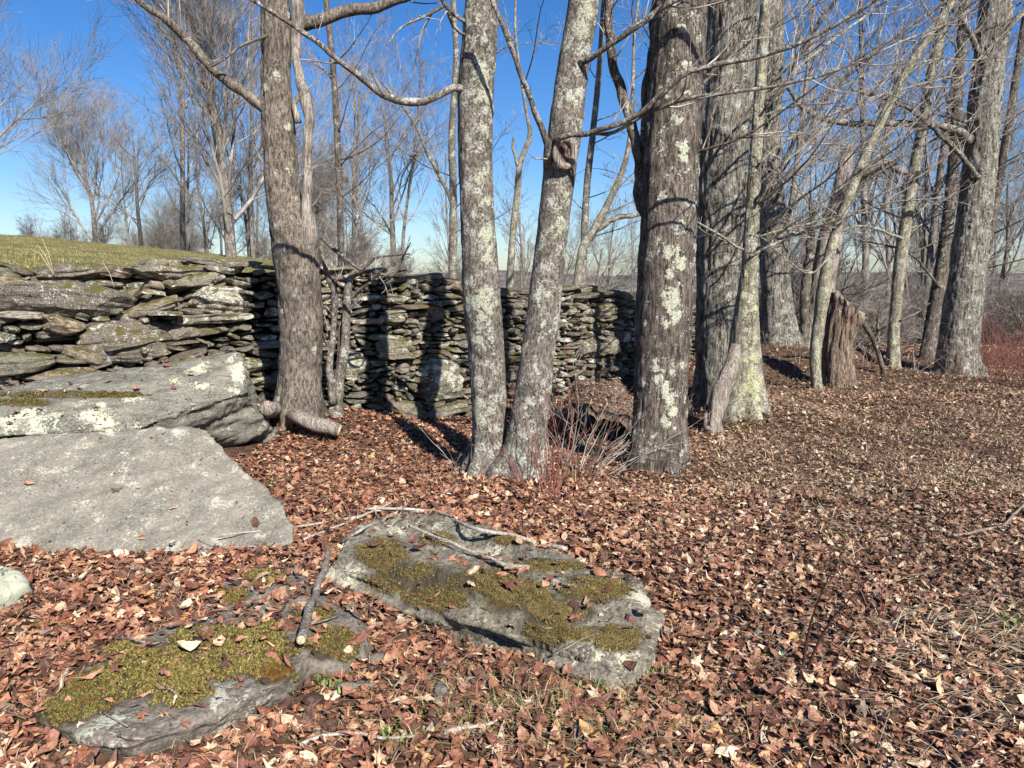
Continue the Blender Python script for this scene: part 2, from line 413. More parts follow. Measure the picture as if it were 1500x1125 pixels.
while guard < 6000:
    guard += 1
    gap = top-sky_; ok = gap > .03
    if not ok.any(): break
    k = np.argmin(np.where(ok, sky_-base*0+0, 9e9)); lvl = sky_[k]
    a = k
    s = k*DS
    left = s < s400
    if left: w = rng.choice([.14, .22, .32, .45, .6], p=[.2, .28, .26, .16, .1])*rng.uniform(.8, 1.25); h = rng.uniform(.035, .10)*(1.25 if w > .4 else 1)
    else: w = rng.choice([.10, .16, .24, .34, .5], p=[.24, .3, .26, .14, .06])*rng.uniform(.8, 1.25); h = rng.uniform(.03, .095)
    if rng.rand() < .07: h *= 2.0; w = max(w, h*1.3)
    m = max(2, int(w/DS)); lo = max(0, a-rng.randint(0, m)); hi = min(ns, lo+m)
    if hi-lo < 3: lo = max(0, hi-4)
    segm = sky_[lo:hi]
    # clip to where the skyline stays near
    near = segm < lvl+.05
    kk = a-lo; l2 = kk
    while l2 > 0 and near[l2-1]: l2 -= 1
    r2 = kk
    while r2 < len(near)-1 and near[r2+1]: r2 += 1
    lo, hi = lo+l2, lo+r2+1
    wid = (hi-lo)*DS
    segm = sky_[lo:hi]
    if wid < .05: sky_[lo:hi] = lvl+.02; continue
    xs = np.arange(len(segm)); tl = np.polyfit(xs*DS, segm, 1)[0] if len(segm) > 3 else 0
    tl = float(np.clip(tl, -.35, .35)); mid = segm.mean()
    h = min(h, wid*.9)
    newtop = mid+h+tl*(xs-len(xs)/2)*DS
    put_stone((lo+hi)/2*DS, mid+h/2+.002, wid*1.03, h*(.90 if left else .96), math.atan(tl)+rng.normal(0, .14 if left else .06), rng.normal(0, .09 if left else .045), tuple(np.array(scol(rng))*(.85 if left else 1.)), li=rng.uniform(-.4, .5))
    sky_[lo:hi] = np.maximum(newtop, lvl+.012)
# irregular cap stones along the top
s = .3
while s < Ltot-.3:
    w = rng.uniform(.25, .7); put_stone(s+w/2, topz(s+w/2)+rng.uniform(-.01, .04), w, rng.uniform(.05, .10), rng.normal(0, .12), rng.uniform(-.05, .06), scol(rng), d=rng.uniform(.35, .55)); s += w*rng.uniform(.6, 1.3)
# stones that stand out in the photograph: px, py, width px, height px, tilt, colour, lichen
def wall_hit(px, py):
    best = None
    for s in np.arange(.2, Ltot-.2, .03):
        x, y = wxy(s); pz = atY(px, py, y)[2]; yy = y+pz*batter(s); P = atY(px, py, yy)
        e = abs(P[0]-(x-pz*batter(s)*.0))
        if best is None or e < best[0]: best = (e, s, P[2], yy)
    return best[1:]
for (px, py, wpx, hpx, tl, col, li, out) in [
    (150, 438, 200, 56, -.10, (.62, .58, .58, 1), .10, .16), (95, 418, 120, 24, -.12, (1.5, 1.15, 1.05, 1), -.2, .10), (30, 435, 100, 34, .05, (.8, .78, .76, 1), .0, .10),
    (92, 461, 56, 12, -.08, (2.3, 2.3, 2.25, 1), -.9, .14), (146, 474, 56, 27, -.1, (1.9, 1.6, 1.2, 1), .0, .17), (45, 532, 120, 34, .05, (.85, .95, .8, 1), -.3, .15),
    (232, 500, 130, 62, .06, (.8, .72, .66, 1), .1, .13), (160, 518, 60, 22, -.35, (1.4, 1.25, 1.0, 1), -.5, .12), (115, 552, 90, 26, .0, (1.3, 1.1, .95, 1), .0, .15),
    (270, 450, 80, 18, .30, (1.2, 1.1, .9, 1), -.4, .12), (255, 432, 70, 18, .38, (1.2, 1.05, .92, 1), -.4, .10), (355, 440, 80, 42, -.12, (1.3, 1.25, 1.15, 1), .55, .10),
    (330, 410, 90, 22, .12, (1.2, 1.2, .95, 1), .1, .10), (345, 465, 110, 16, .02, (1.2, 1.2, 1.0, 1), .3, .10), (300, 398, 120, 20, .0, (1.1, 1.1, .95, 1), .3, .12), (190, 398, 110, 24, .1, (1.0, .95, .9, 1), .1, .1),
    (385, 535, 60, 20, .06, (1.3, 1.3, 1.05, 1), .3, .08), (380, 560, 64, 22, .03, (1.3, 1.3, 1.05, 1), .1, .08), (310, 480, 60, 30, .4, (1, .95, .85, 1), -.3, .1),
    (583, 512, 52, 34, .02, (1.2, 1.15, .95, 1), .1, .08), (520, 535, 44, 44, .1, (1.2, 1.25, 1.0, 1), .4, .10), (650, 560, 66, 76, .06, (.95, 1, .8, 1), .4, .10), (645, 458, 30, 30, .1, (1.25, 1.15, 1.0, 1), .0, .09),
    (586, 440, 44, 16, 0., (1.2, 1.2, 1.0, 1), .2, .06), (578, 468, 46, 20, 0., (1.1, 1.1, .95, 1), .2, .06), (655, 600, 90, 18, .12, (1.1, 1.1, 1.0, 1), .0, .10), (590, 600, 66, 26, -.4, (1.2, 1.15, .9, 1), -.4, .10),
    (890, 455, 50, 22, .02, (1.2, 1.15, 1.0, 1), .2, .08), (868, 510, 60, 30, .02, (1.1, 1.05, .95, 1), .2, .08), (895, 508, 26, 28, .5, (1.5, 1.45, 1.2, 1), .2, .1), (870, 432, 80, 9, .03, (.55, .55, .5, 1), -.3, .14)]:
    s, z, yy = wall_hit(px, py)
    put_stone(s, z, wpx/F*yy, hpx/F*yy, tl, out, col, d=.42, big=True, li=li)
stones.sort(key=lambda q: -q[0])
wroot = empty('stone_wall', (WL[4][0], WL[4][1], 0), 'long dry stone wall of dark layered slabs behind the trees, holding up the field', 'wall')
for (_, P, Q, col, li) in stones[:100]:
    mb = MB(); mb.add(P, Q, col=np.array(col), lichen=li)
    c = P.mean(0); mb.v = [v-c for v in mb.v]
    o = link('stone', mb.mesh('stone', False), M_wall, wroot); o.location = c-np.array(wroot.location)
mb = MB()
for (_, P, Q, col, li) in stones[100:]: mb.add(P, Q, col=np.array(col), lichen=li)
o = child('small_stones', mb, M_wall, wroot, False); o['kind'] = 'stuff'
mb = MB(); ss = np.arange(0, Ltot, .1); V = []
for s in ss:
    xy = wxy(s); t = wxy(min(s+.1, Ltot))-wxy(max(s-.1, 0)); t /= np.linalg.norm(t); nn = np.array([t[1], -t[0]]); tz = topz(s)-.07
    b = batter(s)
    for (oo, z) in ((-.2, -.4), (-.2-tz*b, tz), (-.62-tz*b, tz), (-.8, -.4)):
        V.append([xy[0]+nn[0]*oo, xy[1]+nn[1]*oo, z])
V = np.array(V); mb.add(V, ringfaces(len(ss), 4))
child('shade_backing', mb, M_gapshade, wroot, False)  # added backing behind the stones, coloured dark so their gaps look shaded
# back face and top rubble for the free-standing stretch
# ------------------------------------------------------------------ boulders
def solidify(parts, voxel):
    """fuse coarse convex pieces (lists of points) into one closed surface; returns V, Q arrays"""
    import bmesh
    bm = bmesh.new()
    for pts in parts:
        b2 = bmesh.new()
        for p in pts: b2.verts.new(p)
        bmesh.ops.convex_hull(b2, input=b2.verts)
        me = bpy.data.meshes.new('tmp'); b2.to_mesh(me); b2.free(); bm.from_mesh(me); bpy.data.meshes.remove(me)
    me = bpy.data.meshes.new('tmp'); bm.to_mesh(me); bm.free()
    o = bpy.data.objects.new('tmp', me); C.objects.link(o)
    md = o.modifiers.new('r', 'REMESH'); md.mode = 'VOXEL'; md.voxel_size = voxel
    dg = bpy.context.evaluated_depsgraph_get(); ev = o.evaluated_get(dg); m2 = bpy.data.meshes.new_from_object(ev)
    V = np.empty(len(m2.vertices)*3); m2.vertices.foreach_get('co', V); V = V.reshape(-1, 3)
    N = np.empty(len(m2.vertices)*3); m2.vertices.foreach_get('normal', N); N = N.reshape(-1, 3)
    Q = np.array([list(p.vertices) for p in m2.polygons if len(p.vertices) == 4]); T = np.array([list(p.vertices) for p in m2.polygons if len(p.vertices) == 3])
    bpy.data.objects.remove(o); bpy.data.meshes.remove(m2); bpy.data.meshes.remove(me)
    return V, N, Q, T
surf = []   # (V, Q) pieces that things can rest on
def ter(p, f, n, seed):
    x = vnoise(np.asarray(p)*f, seed)*n; fl = np.floor(x); return (fl+sstep(.35, .65, x-fl))/n
def boulder(name, parts, voxel, disp, mat, label, lich=None):
    V, N, Q, T = solidify(parts, voxel)
    V = V+disp(V, N)
    li = np.zeros(len(V))
    if lich:
        for (P, r, s) in lich: li = np.maximum(li, s*np.exp(-((V-P)**2).sum(1)/r**2))
    mb = MB(); mb.add(V, Q, T if len(T) else None, lichen=li)
    faces = [tuple(q) for q in Q]+[tuple(t) for t in T]
    surf.append((V.copy(), faces))
    b = np.array([V[:, 0].mean(), V[:, 1].mean(), V[:, 2].min()])
    r = empty(name, b, label, 'boulder')
    child('rock', mb, mat, r)
    return r, BVHTree.FromPolygons([Vector(v) for v in V], faces)
def prism(poly, down, exp=0):
    poly = np.array(poly); c = poly.mean(0); low = c+(poly-c)*(1+exp)+np.array(down)
    return np.vstack([poly, low])
# B: the big pale flat slab, leaning
def planeB(px, py):
    # plane through three points
    a = atY(0, 850, 3.75); b = atY(425, 792, 4.05); c = atY(180, 626, 5.0)
    n = np.cross(b-a, c-a); r = ray(px, py); o = np.array([0, 0, CAMZ]); return o+r*(np.dot(a-o, n)/np.dot(r, n))
pB = [planeB(*p) for p in [(-260, 880), (0, 872), (60, 860), (130, 848), (300, 812), (428, 795), (432, 770), (395, 722), (350, 676), (300, 632), (285, 627), (180, 624), (60, 632), (-120, 650), (-280, 690)]]
def dispB(V, N):
    return N*(.024*fbm(V*2.2, 4, 1)+.008*fbm(V*12, 4, 2)+(1-np.abs(N[:, 2]))*.03*ter(V*np.array([3, 3, 18]), 1, 3, 6))[:, None]-N*(.012*sstep(.2, .5, fbm(V*1.7+4, 3, 8)))[:, None]
rB, bvB = boulder('boulder', [prism(pB, (-.05, .18, -.26), -.02)], .016, dispB, M_slab, 'large smooth pale grey slab leaning at the left edge in front of the lichened boulder')
# A: thick lichened boulder behind it
ptsA = [atY(-200, 640, 5.0), atY(-200, 600, 6.2), atY(0, 638, 5.15), atY(0, 596, 6.3), atY(100, 574, 6.4), atY(220, 552, 6.45), atY(330, 516, 6.25), atY(352, 516, 6.2), atY(368, 572, 5.8),
        atY(300, 588, 5.6), atY(200, 622, 5.25), atY(100, 640, 5.15), atY(0, 660, 5.2), atY(200, 636, 5.3), atY(300, 600, 5.65), atY(366, 586, 5.85), atY(396, 640, 6.2), atY(384, 600, 6.4)]
ptsA2 = [atY(-100, 670, 5.8), atY(0, 655, 5.8), atY(210, 640, 5.85), atY(300, 607, 5.95), atY(364, 586, 6.0), atY(392, 625, 6.15), atY(398, 662, 6.35), atY(345, 676, 6.3), atY(200, 690, 6.2), atY(0, 700, 6.0),
         atY(352, 520, 6.3), atY(410, 640, 6.5), atY(100, 590, 6.9), atY(330, 550, 6.9), atY(-100, 640, 6.9), atY(-100, 760, 6.4), atY(300, 700, 6.4)]
def dispA(V, N):
    st = vnoise(np.stack([V[:, 0]*1.2+V[:, 2]*2, V[:, 1]*1.5, V[:, 2]*16-V[:, 0]*3.0], 1), 5)
    
    q = np.stack([V[:, 0]*.8-V[:, 2]*.5, V[:, 1]*2.5, V[:, 2]*9-V[:, 0]*2.2], 1)
    return N*(.035*fbm(V*1.8, 4, 21)+.010*fbm(V*12, 4, 22)+.055*ter(q, 1, 4, 25)+.02*ter(q+9, 3, 3, 26)-.02)[:, None]
rA, bvA = boulder('boulder', [np.array(ptsA), np.array(ptsA2)], .018, dispA, M_rockA, 'thick grey boulder with yellow-green lichen, its blunt dark end beside the leaning maple',
    [(atY(40, 622, 5.3), .16, .7), (atY(140, 612, 5.3), .22, .75), (atY(190, 580, 5.5), .11, .7), (atY(300, 535, 6.0), .22, .5), (atY(350, 545, 6.0), .12, .5), (atY(395, 620, 6.0), .10, .5)])
# C: long layered slab in the middle
zC = lambda px, py, z: atZ(px, py, z)
topC = [zC(480, 828, .11), zC(520, 782, .11), zC(590, 750, .12), zC(700, 768, .15), zC(850, 820, .17), zC(925, 850, .16), zC(955, 882, .11), zC(938, 935, .12), zC(895, 978, .09), zC(835, 950, .12), zC(750, 910, .12), zC(620, 872, .11), zC(540, 852, .10)]
partC = prism(topC, (0, .0, -.26), .03)
def dispC(V, N):
    ax = zC(880, 930, .1)-zC(540, 800, .1); ax /= np.linalg.norm(ax); cr = np.cross(ax, [0, 0, 1.])
    u = V@cr; w = V@ax
    rid = vnoise(np.stack([u*11+.5*fbm(V*3, 2, 4), w*1.1, u*0], 1), 31)
    ledge = np.round(4*vnoise(np.stack([u*5, w*.9, u*0+3], 1), 35))/4
    up = sstep(.2, .8, N[:, 2])
    D = N*(.018*fbm(V*4, 4, 33)+.007*fbm(V*20, 3, 34))[:, None]
    D[:, 2] += up*(.016*rid+.085*(ter(np.stack([u*7+.35*fbm(V*2.5, 2, 8), w*.8, u*0], 1), 1, 4, 39))+.02*ter(np.stack([u*22, w*2.2, u*0], 1), 1, 3, 40)-.01)
    side = 1-np.abs(N[:, 2])
    D += N*(side*.05*ter(np.stack([w*2.5, u*0, V[:, 2]*22], 1), 1, 3, 36))[:, None]
    return D
rC, bvC = boulder('boulder', [partC], .010, dispC, M_rockC, 'long layered grey slab with brown moss seams lying in the leaves at centre',
    [(zC(600, 765, .15), .12, .8), (zC(700, 790, .17), .10, .9), (zC(510, 830, .13), .12, .8), (zC(820, 840, .2), .06, .9), (zC(940, 880, .15), .12, .7), (zC(560, 850, .15), .10, .7), (zC(880, 960, .1), .12, .5)])
# D: mossy slab at the bottom left
topD = [zC(45, 1045, .05), zC(110, 1075, .07), zC(190, 1092, .07), zC(300, 1050, .09), (zC(440, 985, .11)), zC(462, 950, .11), zC(430, 905, .08), zC(300, 900, .07), zC(150, 960, .05)]
topD2 = [zC(270, 920, .07), zC(330, 850, .06), zC(420, 828, .06), zC(470, 875, .07), zC(530, 905, .06), zC(538, 945, .05), zC(500, 975, .05), zC(440, 975, .07)]
def dispD(V, N):
    side = 1-np.abs(N[:, 2])
    D = N*(.012*fbm(V*5, 4, 43)+.008*fbm(V*22, 4, 44))[:, None]
    D += N*(side*.03*ter(np.stack([V[:, 0]*3, V[:, 1]*3, V[:, 2]*30], 1), 1, 3, 46))[:, None]
    D[:, 2] += sstep(.2, .8, N[:, 2])*.03*ter(np.stack([V[:, 0]*2.5+V[:, 1]*2, V[:, 1]*4, V[:, 2]*0], 1), 1, 4, 48); return D
rD, bvD = boulder('boulder', [prism(topD, (0, .05, -.13), -.10), prism(topD2, (0, .0, -.1), .0)], .012, dispD, M_rockD, 'low flat slab with thick yellow-green moss cushions, nearest at the bottom left',
    [(zC(385, 915, .09), .05, 1.0), (zC(330, 1010, .1), .12, .5), (zC(150, 1060, .08), .08, .5)])
# E: small white lichened stone at the left edge
pe = [zC(-60, 830, .2), zC(0, 822, .2), zC(32, 832, .17), zC(36, 858, .12), zC(20, 885, .06), zC(-60, 915, .1)]
rE, bvE = boulder('boulder', [prism(pe, (0, .1, -.2), .0)], .012, lambda V, N: N*(.02*fbm(V*9, 4, 51))[:, None], M_rockA, 'small stone crusted with whitish lichen cut off by the left edge',
    [(zC(0, 850, .15), .4, 1.1)])
# small flat stones among the leaves
for i, (px, py, w, h, lab) in enumerate([(555, 975, 34, 16, 'small flat brown stone in the leaves between the mossy slab and the layered slab'), (520, 1008, 70, 12, 'long thin grey stone flush with the leaves right of the mossy slab'), (645, 1030, 24, 24, 'upright dark grey stone chip in the leaves below the layered slab'),
                                    (855, 1095, 40, 26, 'pinkish flat stone at the bottom edge right of centre'), (1200, 632, 34, 9, 'weathered grey stone lump on the leafy floor below the broken stump')]):
    c = zC(px, py, .0); c[2] = gz1(c[0], c[1])+.03; sc = c[1]/F
    rg = RS(60+i); a = np.sort(rg.uniform(0, 2*PI, 8)); top_ = [c+np.array([math.cos(t)*w*sc/2*rg.uniform(.8, 1.1), math.sin(t)*h*sc*1.0, rg.uniform(-.005, .015)]) for t in a]
    V, N, Q, T = solidify([prism(top_, (0, 0, -.06), .1)], .008); V = V+N*(.006*fbm(V*25, 3, 60+i))[:, None]
    mb = MB(); mb.add(V, Q, T if len(T) else None, lichen=np.zeros(len(V))); surf.append((V.copy(), [tuple(q) for q in Q]+[tuple(t) for t in T]))
    solo('flat_stone', mb, M_rockD, lab, 'stone')
# hollow rotten log
cH = atY(880, 622, 7.9)
def hollow():
    mb = MB(); k = 64; n = 50
    ax = np.array([.15, 1, .18]); ax /= np.linalg.norm(ax); P = cH+np.linspace(-.45, .6, n)[:, None]*ax
    T, U, W = frames(P); a = np.arange(k)*2*PI/k
    for (r0, sgn) in ((.34, 1), (.25, -1)):
        R = r0*np.ones((n, k)); pp = np.stack([np.cos(a)[None]*3+np.zeros((n, 1)), np.sin(a)[None]*3+np.zeros((n, 1)), np.linspace(0, 3, n)[:, None]+np.zeros((1, k))], -1).reshape(-1, 3)
        R = R*(1+.22*fbm(pp, 3, 7).reshape(n, k)+.05*fbm(pp*np.array([5, 5, .8]), 3, 9).reshape(n, k))
        sh = np.zeros((n, k)); 
        v = P[:, None]+R[:, :, None]*(np.cos(a)[None, :, None]*U[:, None]*1.15+np.sin(a)[None, :, None]*W[:, None])
        v[0] += ax*(.10*fbm(np.stack([np.cos(a)*4, np.sin(a)*4, a*0], 1), 3, 3))[:, None]
        q = ringfaces(n, k); mb.add(v.reshape(-1, 3), q if sgn > 0 else q[:, ::-1])
    j = np.arange(k); j2 = (j+1) % k; o = n*k
    mb.q.append(np.stack([j, j2, o+j2, o+j], 1)); mb.q.append(np.stack([(n-1)*k+j, (n-1)*k+j2, o+(n-1)*k+j2, o+(n-1)*k+j], 1))
    mb.at['lichen'] = [np.zeros(sum(len(v) for v in mb.v))]
    v0 = np.concatenate(mb.v); surf.append((v0.copy(), [tuple(q) for q in ringfaces(n, k)]))
    solo('hollow_log', mb, M_rot, 'rotten hollow log end half buried in leaves and brush before the wall', 'log')
hollow()
# combined surface lookup
bvG = BVHTree.FromPolygons([Vector(v) for v in gV], [tuple(q) for q in gq])
bvS = [BVHTree.FromPolygons([Vector(v) for v in V], f) for (V, f) in surf]
def down(x, y):
    """highest surface at x, y and whether it is a rock"""
    best = None; o = Vector((x, y, 4)); d = Vector((0, 0, -1)); isr = -1; nn = None
    h = bvG.ray_cast(o, d)
    if h[0] is not None: best = h[0].z; nn = h[1]
    for i, b in enumerate(bvS):
        h = b.ray_cast(o, d)
        if h[0] is not None and (best is None or h[0].z > best): best = h[0].z; isr = i; nn = h[1]
    return best if best is not None else 0., isr, nn
def hit(px, py):
    r = ray(px, py); d = Vector(r).normalized(); o = Vector((0, 0, CAMZ)); best = None
    for b in [bvG]+bvS:
        h = b.ray_cast(o, d)
        if h[0] is not None and (best is None or h[3] < best[3]): best = h
    return np.array(best[0]) if best else atZ(px, py, 0)
# ------------------------------------------------------------------ foreground trunks
def trunk_geo(mb, path, k=72, step=.018, amp=.012, lump=.05, sx=28, sz=5, flare=.5, flh=.22, nroots=5, seed=0, lich=(), lbase=0., ground=None, lfront=None):
    """path: rows x, y, z, r"""
    P4 = catmull(np.array(path), step); P = P4[:, :3]; r = np.maximum(P4[:, 3], .002)
    T, U, W = frames(P); n = len(P); a = np.arange(k)*2*PI/k
    s = np.concatenate([[0], np.cumsum(np.linalg.norm(np.diff(P, axis=0), axis=1))])
    ca, sa = np.cos(a)[None, :, None], np.sin(a)[None, :, None]
    D = ca*U[:, None]+sa*W[:, None]
    base = P[:, None]+r[:, None, None]*D
    B = base.reshape(-1, 3)
    R = np.repeat(r[:, None], k, 1)
    gzv = ground if ground is not None else P[0, 2]
    h = np.maximum(P[:, 2]-gzv, 0)
    rt = 1+.55*np.cos(nroots*a+seed)+.3*np.cos((nroots+2)*a+2.1*seed)
    R = R*(1+flare*np.exp(-h/flh)[:, None]*rt[None]*.8)
    q = np.stack([D[..., 0]*r[:, None]*1.0, D[..., 1]*r[:, None], np.repeat(s[:, None], k, 1)], -1).reshape(-1, 3)
    R = R*(1+lump*fbm(q*np.array([5, 5, 2.2])+seed*3.1, 3, seed).reshape(n, k))
    rid = 1-np.abs(fbm(q*np.array([sx, sx, sz])+seed, 3, seed+2))
    R = R+amp*(rid-.6).reshape(n, k)*np.minimum(1, r/.06)[:, None]
    li = np.full(n*k, lbase)
    if lfront is not None: li = li+lfront*np.clip((D.reshape(-1, 3)@np.array([.5, -.86, 0])), 0, 1)
    for (C0, rr, st) in lich:
        d2 = ((B-C0)**2).sum(1); li = np.maximum(li, st*np.exp(-(d2/rr**2)**1.5))
    R = R+(.006*sstep(.45, .6, li)).reshape(n, k)
    V = (P[:, None]+R[:, :, None]*D).reshape(-1, 3)
    mb.add(V, ringfaces(n, k), lichen=li)
    # top cap
    c = len(V); mb.add(P[-1][None], None, np.stack([(np.arange(k)+(n-1)*k)-c, ((np.arange(k)+1) % k+(n-1)*k)-c, np.zeros(k, int)], 1), lichen=0.)
    return P, r
def simple(mb, path, k=10, step=.06, seed=0, li=0.1):
    P4 = catmull(np.array(path), step); P = P4[:, :3]; r = np.maximum(P4[:, 3], .0015)
    r = r*(1+.10*fbm(P*14, 2, seed)); jit = np.stack([fbm(P*6, 2, seed+1), fbm(P*6, 2, seed+2), fbm(P*6, 2, seed+3)], 1)
    P = P+jit*np.minimum(r, .03)[:, None]*.7
    n0 = mb.n; tube(mb, P, r, k)
    if 'lichen' in mb.at or True: mb.at.setdefault('lichen', []).append(np.full(mb.n-n0, li))
    return P, r
def unit(v): return v/(np.linalg.norm(v)+1e-9)
def twigs(mb, P, r, rng, dens=5., L=.6, lvl=2, up=.35, f0=.15, spread=.9, rmin=.0018, minr=None, bend=.25):
    """side shoots along a polyline"""
    s = np.concatenate([[0], np.cumsum(np.linalg.norm(np.diff(P, axis=0), axis=1))]); tot = s[-1]
    nt = max(1, int(tot*dens*rng.uniform(.8, 1.2)))
    for _ in range(nt):
        t = rng.uniform(f0, 1)*tot; i = min(len(P)-2, np.searchsorted(s, t)-1); i = max(i, 0)
        f = (t-s[i])/(s[i+1]-s[i]+1e-9); p = P[i]*(1-f)+P[i+1]*f; tg = unit(P[i+1]-P[i])
        side = rng.normal(size=3); side = unit(side-tg*side.dot(tg)); d = unit(tg*rng.uniform(.5, 1.2)+side*spread+np.array([0, 0, up*rng.uniform(-.4, 1)]))
        rb = min(r[i]*.55, .03); l = L*rng.uniform(.45, 1.3)*(1-.5*t/tot)
        rb = max(rmin*1.2, min(rb, l*.014+.001))
        n = 6; pts = [p]; dd = d
        for q in range(n-1):
            dd = unit(dd+rng.normal(size=3)*bend*.5+np.array([0, 0, up*.25])); pts.append(pts[-1]+dd*l/(n-1))
        pts = np.array(pts); rr = np.linspace(rb, rmin, n)
        tube(mb, pts, rr, 4 if rb > .004 else 3, cap=False)
        if lvl > 1: twigs(mb, pts, rr, rng, dens*1.5, L*.42, lvl-1, up, .2, spread, rmin, bend=bend)
def limb3(pts, Y0):
    """pixel limb: px, py, Y, width px -> world rows"""
    out = []
    for q in pts:
        px, py, Y, w = q; p = atY(px, py, Y); out.append([*p, w/F*Y/2])
    return out
def crown(mbt, path_end, d, rng, L=2.6, r=.08, n=5, mbk=None):
    pass
ALLT = []
def addbranch(mb, P, r, root, mat, rng, d, L, lvl, up, f0, name='branch', tm=None, rmin=.0018):
    nq = sum(len(q) for q in mb.q); n0 = mb.n
    twigs(mb, P, r, rng, d, L, lvl, up=up, f0=f0, rmin=rmin)
    if 'lichen' in mb.at: mb.at['lichen'].append(np.zeros(mb.n-n0))
    nq2 = sum(len(q) for q in mb.q); o = child(name, mb, mat, root)
    o.data.materials.append(tm or M_twig); mi = np.zeros(len(o.data.polygons), np.int32); mi[nq:nq2] = 1
    o.data.polygons.foreach_set('material_index', mi); return o
def tree(name, label, pts, mat, limbs=(), lich=(), extend=6.0, ldir=(0, 0, 1), twig_dens=3.5, twigL=.55, auto=7, seed=1, group=None, cat='tree', k=72, arch=None, lw=1., lrand=0, **kw):
    """pts: px, py, Y, width px from ground up"""
    rng = RS(seed+100)
    W = np.array(limb3(pts, 0))
    g = gz1(W[0, 0], W[0, 1])
    root = empty(name, (W[0, 0], W[0, 1], g), label, cat, group)
    b = W[0].copy(); b[2] = g-.15; b2 = W[0].copy(); b2[2] = g
    path = [b, b2]+[w for w in W[1:]]
    vis = len(path)
    if extend:
        e = W[-1]; d = unit(unit(W[-1, :3]-W[-2, :3])*.7+np.array(ldir)*.5)
        for q in range(1, 5):
            f = q/4; p = e[:3]+d*extend*f+np.array([.25*math.sin(3*f+seed), .2*math.cos(2*f+seed), 0])*f; path.append([*p, max(.02, e[3]*(1-.75*f))])
    mb = MB(); lws = [(atY(a[0], a[1], a[2]), a[3]/F*a[2]*.85, a[4]) for a in lich]
    for _ in range(lrand):
        q = W[rng.randint(1, len(W))]*1.0; q2 = W[max(0, rng.randint(1, len(W))-1)]; t_q = rng.rand(); i_ = rng.randint(0, len(W)-1); q = W[i_]*(1-t_q)+W[i_+1]*t_q; a_ = rng.uniform(-2.6, .2); lws.append((q[:3]+q[3]*np.array([math.cos(a_), math.sin(a_), 0]), rng.uniform(.015, .055), rng.uniform(.6, 1.0)))
    P, r = trunk_geo(mb, path, k=k, seed=seed, lich=lws, ground=g, **kw)
    child('trunk', mb, mat, root)
    br = MB()
    for li_, lm in enumerate(limbs):
        lw_ = np.array(limb3(lm['p'], 0)); mbl = MB(); lw_[:, 3] *= lw
        PP, rr = simple(mbl, lw_, k=14 if lw_[0, 3] > .02 else 8, step=.05, seed=seed+li_)
        addbranch(mbl, PP, rr, root, lm.get('m', mat), rng, lm.get('d', twig_dens), lm.get('L', twigL), lm.get('lvl', 2), lm.get('up', .35), lm.get('f0', .15))
        (lambda *a, **k: 0)(None, PP, rr, rng, lm.get('d', twig_dens), lm.get('L', twigL), lm.get('lvl', 2), up=lm.get('up', .35), f0=lm.get('f0', .15))
    for q in range(arch[0] if arch else 0):
        _, y0_, y1_, Ll = arch[:4]; i = [j for j in range(len(P)) if y0_ < P[j, 2] < y1_]
        if not i: break
        i = i[rng.randint(len(i))]; a = rng.uniform(-.9, .35) if rng.rand() < .8 else rng.uniform(2.4, 3.6)
        dd = unit(np.array([math.cos(a), math.sin(a), rng.uniform(.1, .9)])); l = Ll*rng.uniform(.6, 1.2); n = 12; pp = [P[i]]
        for z in range(n-1): dd = unit(dd+rng.normal(size=3)*.10+np.array([0, 0, .05*(1 if z < 8 else -.6)])); pp.append(pp[-1]+dd*l/(n-1))
        pp = np.array(pp); rr = np.linspace(min(.014, r[i]*.35), .0022, n); mbl = MB(); tube(mbl, pp, rr, 6); mbl.at['lichen'] = [np.zeros(mbl.n)]
        addbranch(mbl, pp, rr, root, mat, rng, 5.5, .65, 3 if l > 1.6 else 2, .3, .1)
    # crown above the frame
    if auto:
        h0 = len(P)*.35; idx = [i for i in range(len(P)) if P[i, 2] > max(3.2, W[-1, 2])]
        if idx:
            for q in range(auto):
                i = idx[int(len(idx)*(q+rng.rand())/auto)]; a = rng.uniform(0, 2*PI)
                d = unit(np.array([math.cos(a), math.sin(a), rng.uniform(.3, 1.0)])); l = rng.uniform(1.4, 3.0); n = 10; pp = [P[i]]; dd = d
                for z in range(n-1): dd = unit(dd+rng.normal(size=3)*.14+np.array([0, 0, .06])); pp.append(pp[-1]+dd*l/(n-1))
                pp = np.array(pp); rr = np.linspace(min(.05, r[i]*.5), .006, n)
                n0 = br.n; tube(br, pp, rr, 7, cap=False); br.at.setdefault('lichen', []).append(np.zeros(br.n-n0))
                n0 = br.n; twigs(br, pp, rr, rng, 3.0, .8, 2); br.at['lichen'].append(np.zeros(br.n-n0))
    if br.n: child('crown', br, mat, root)
    ALLT.append(root)
    return root, P, r
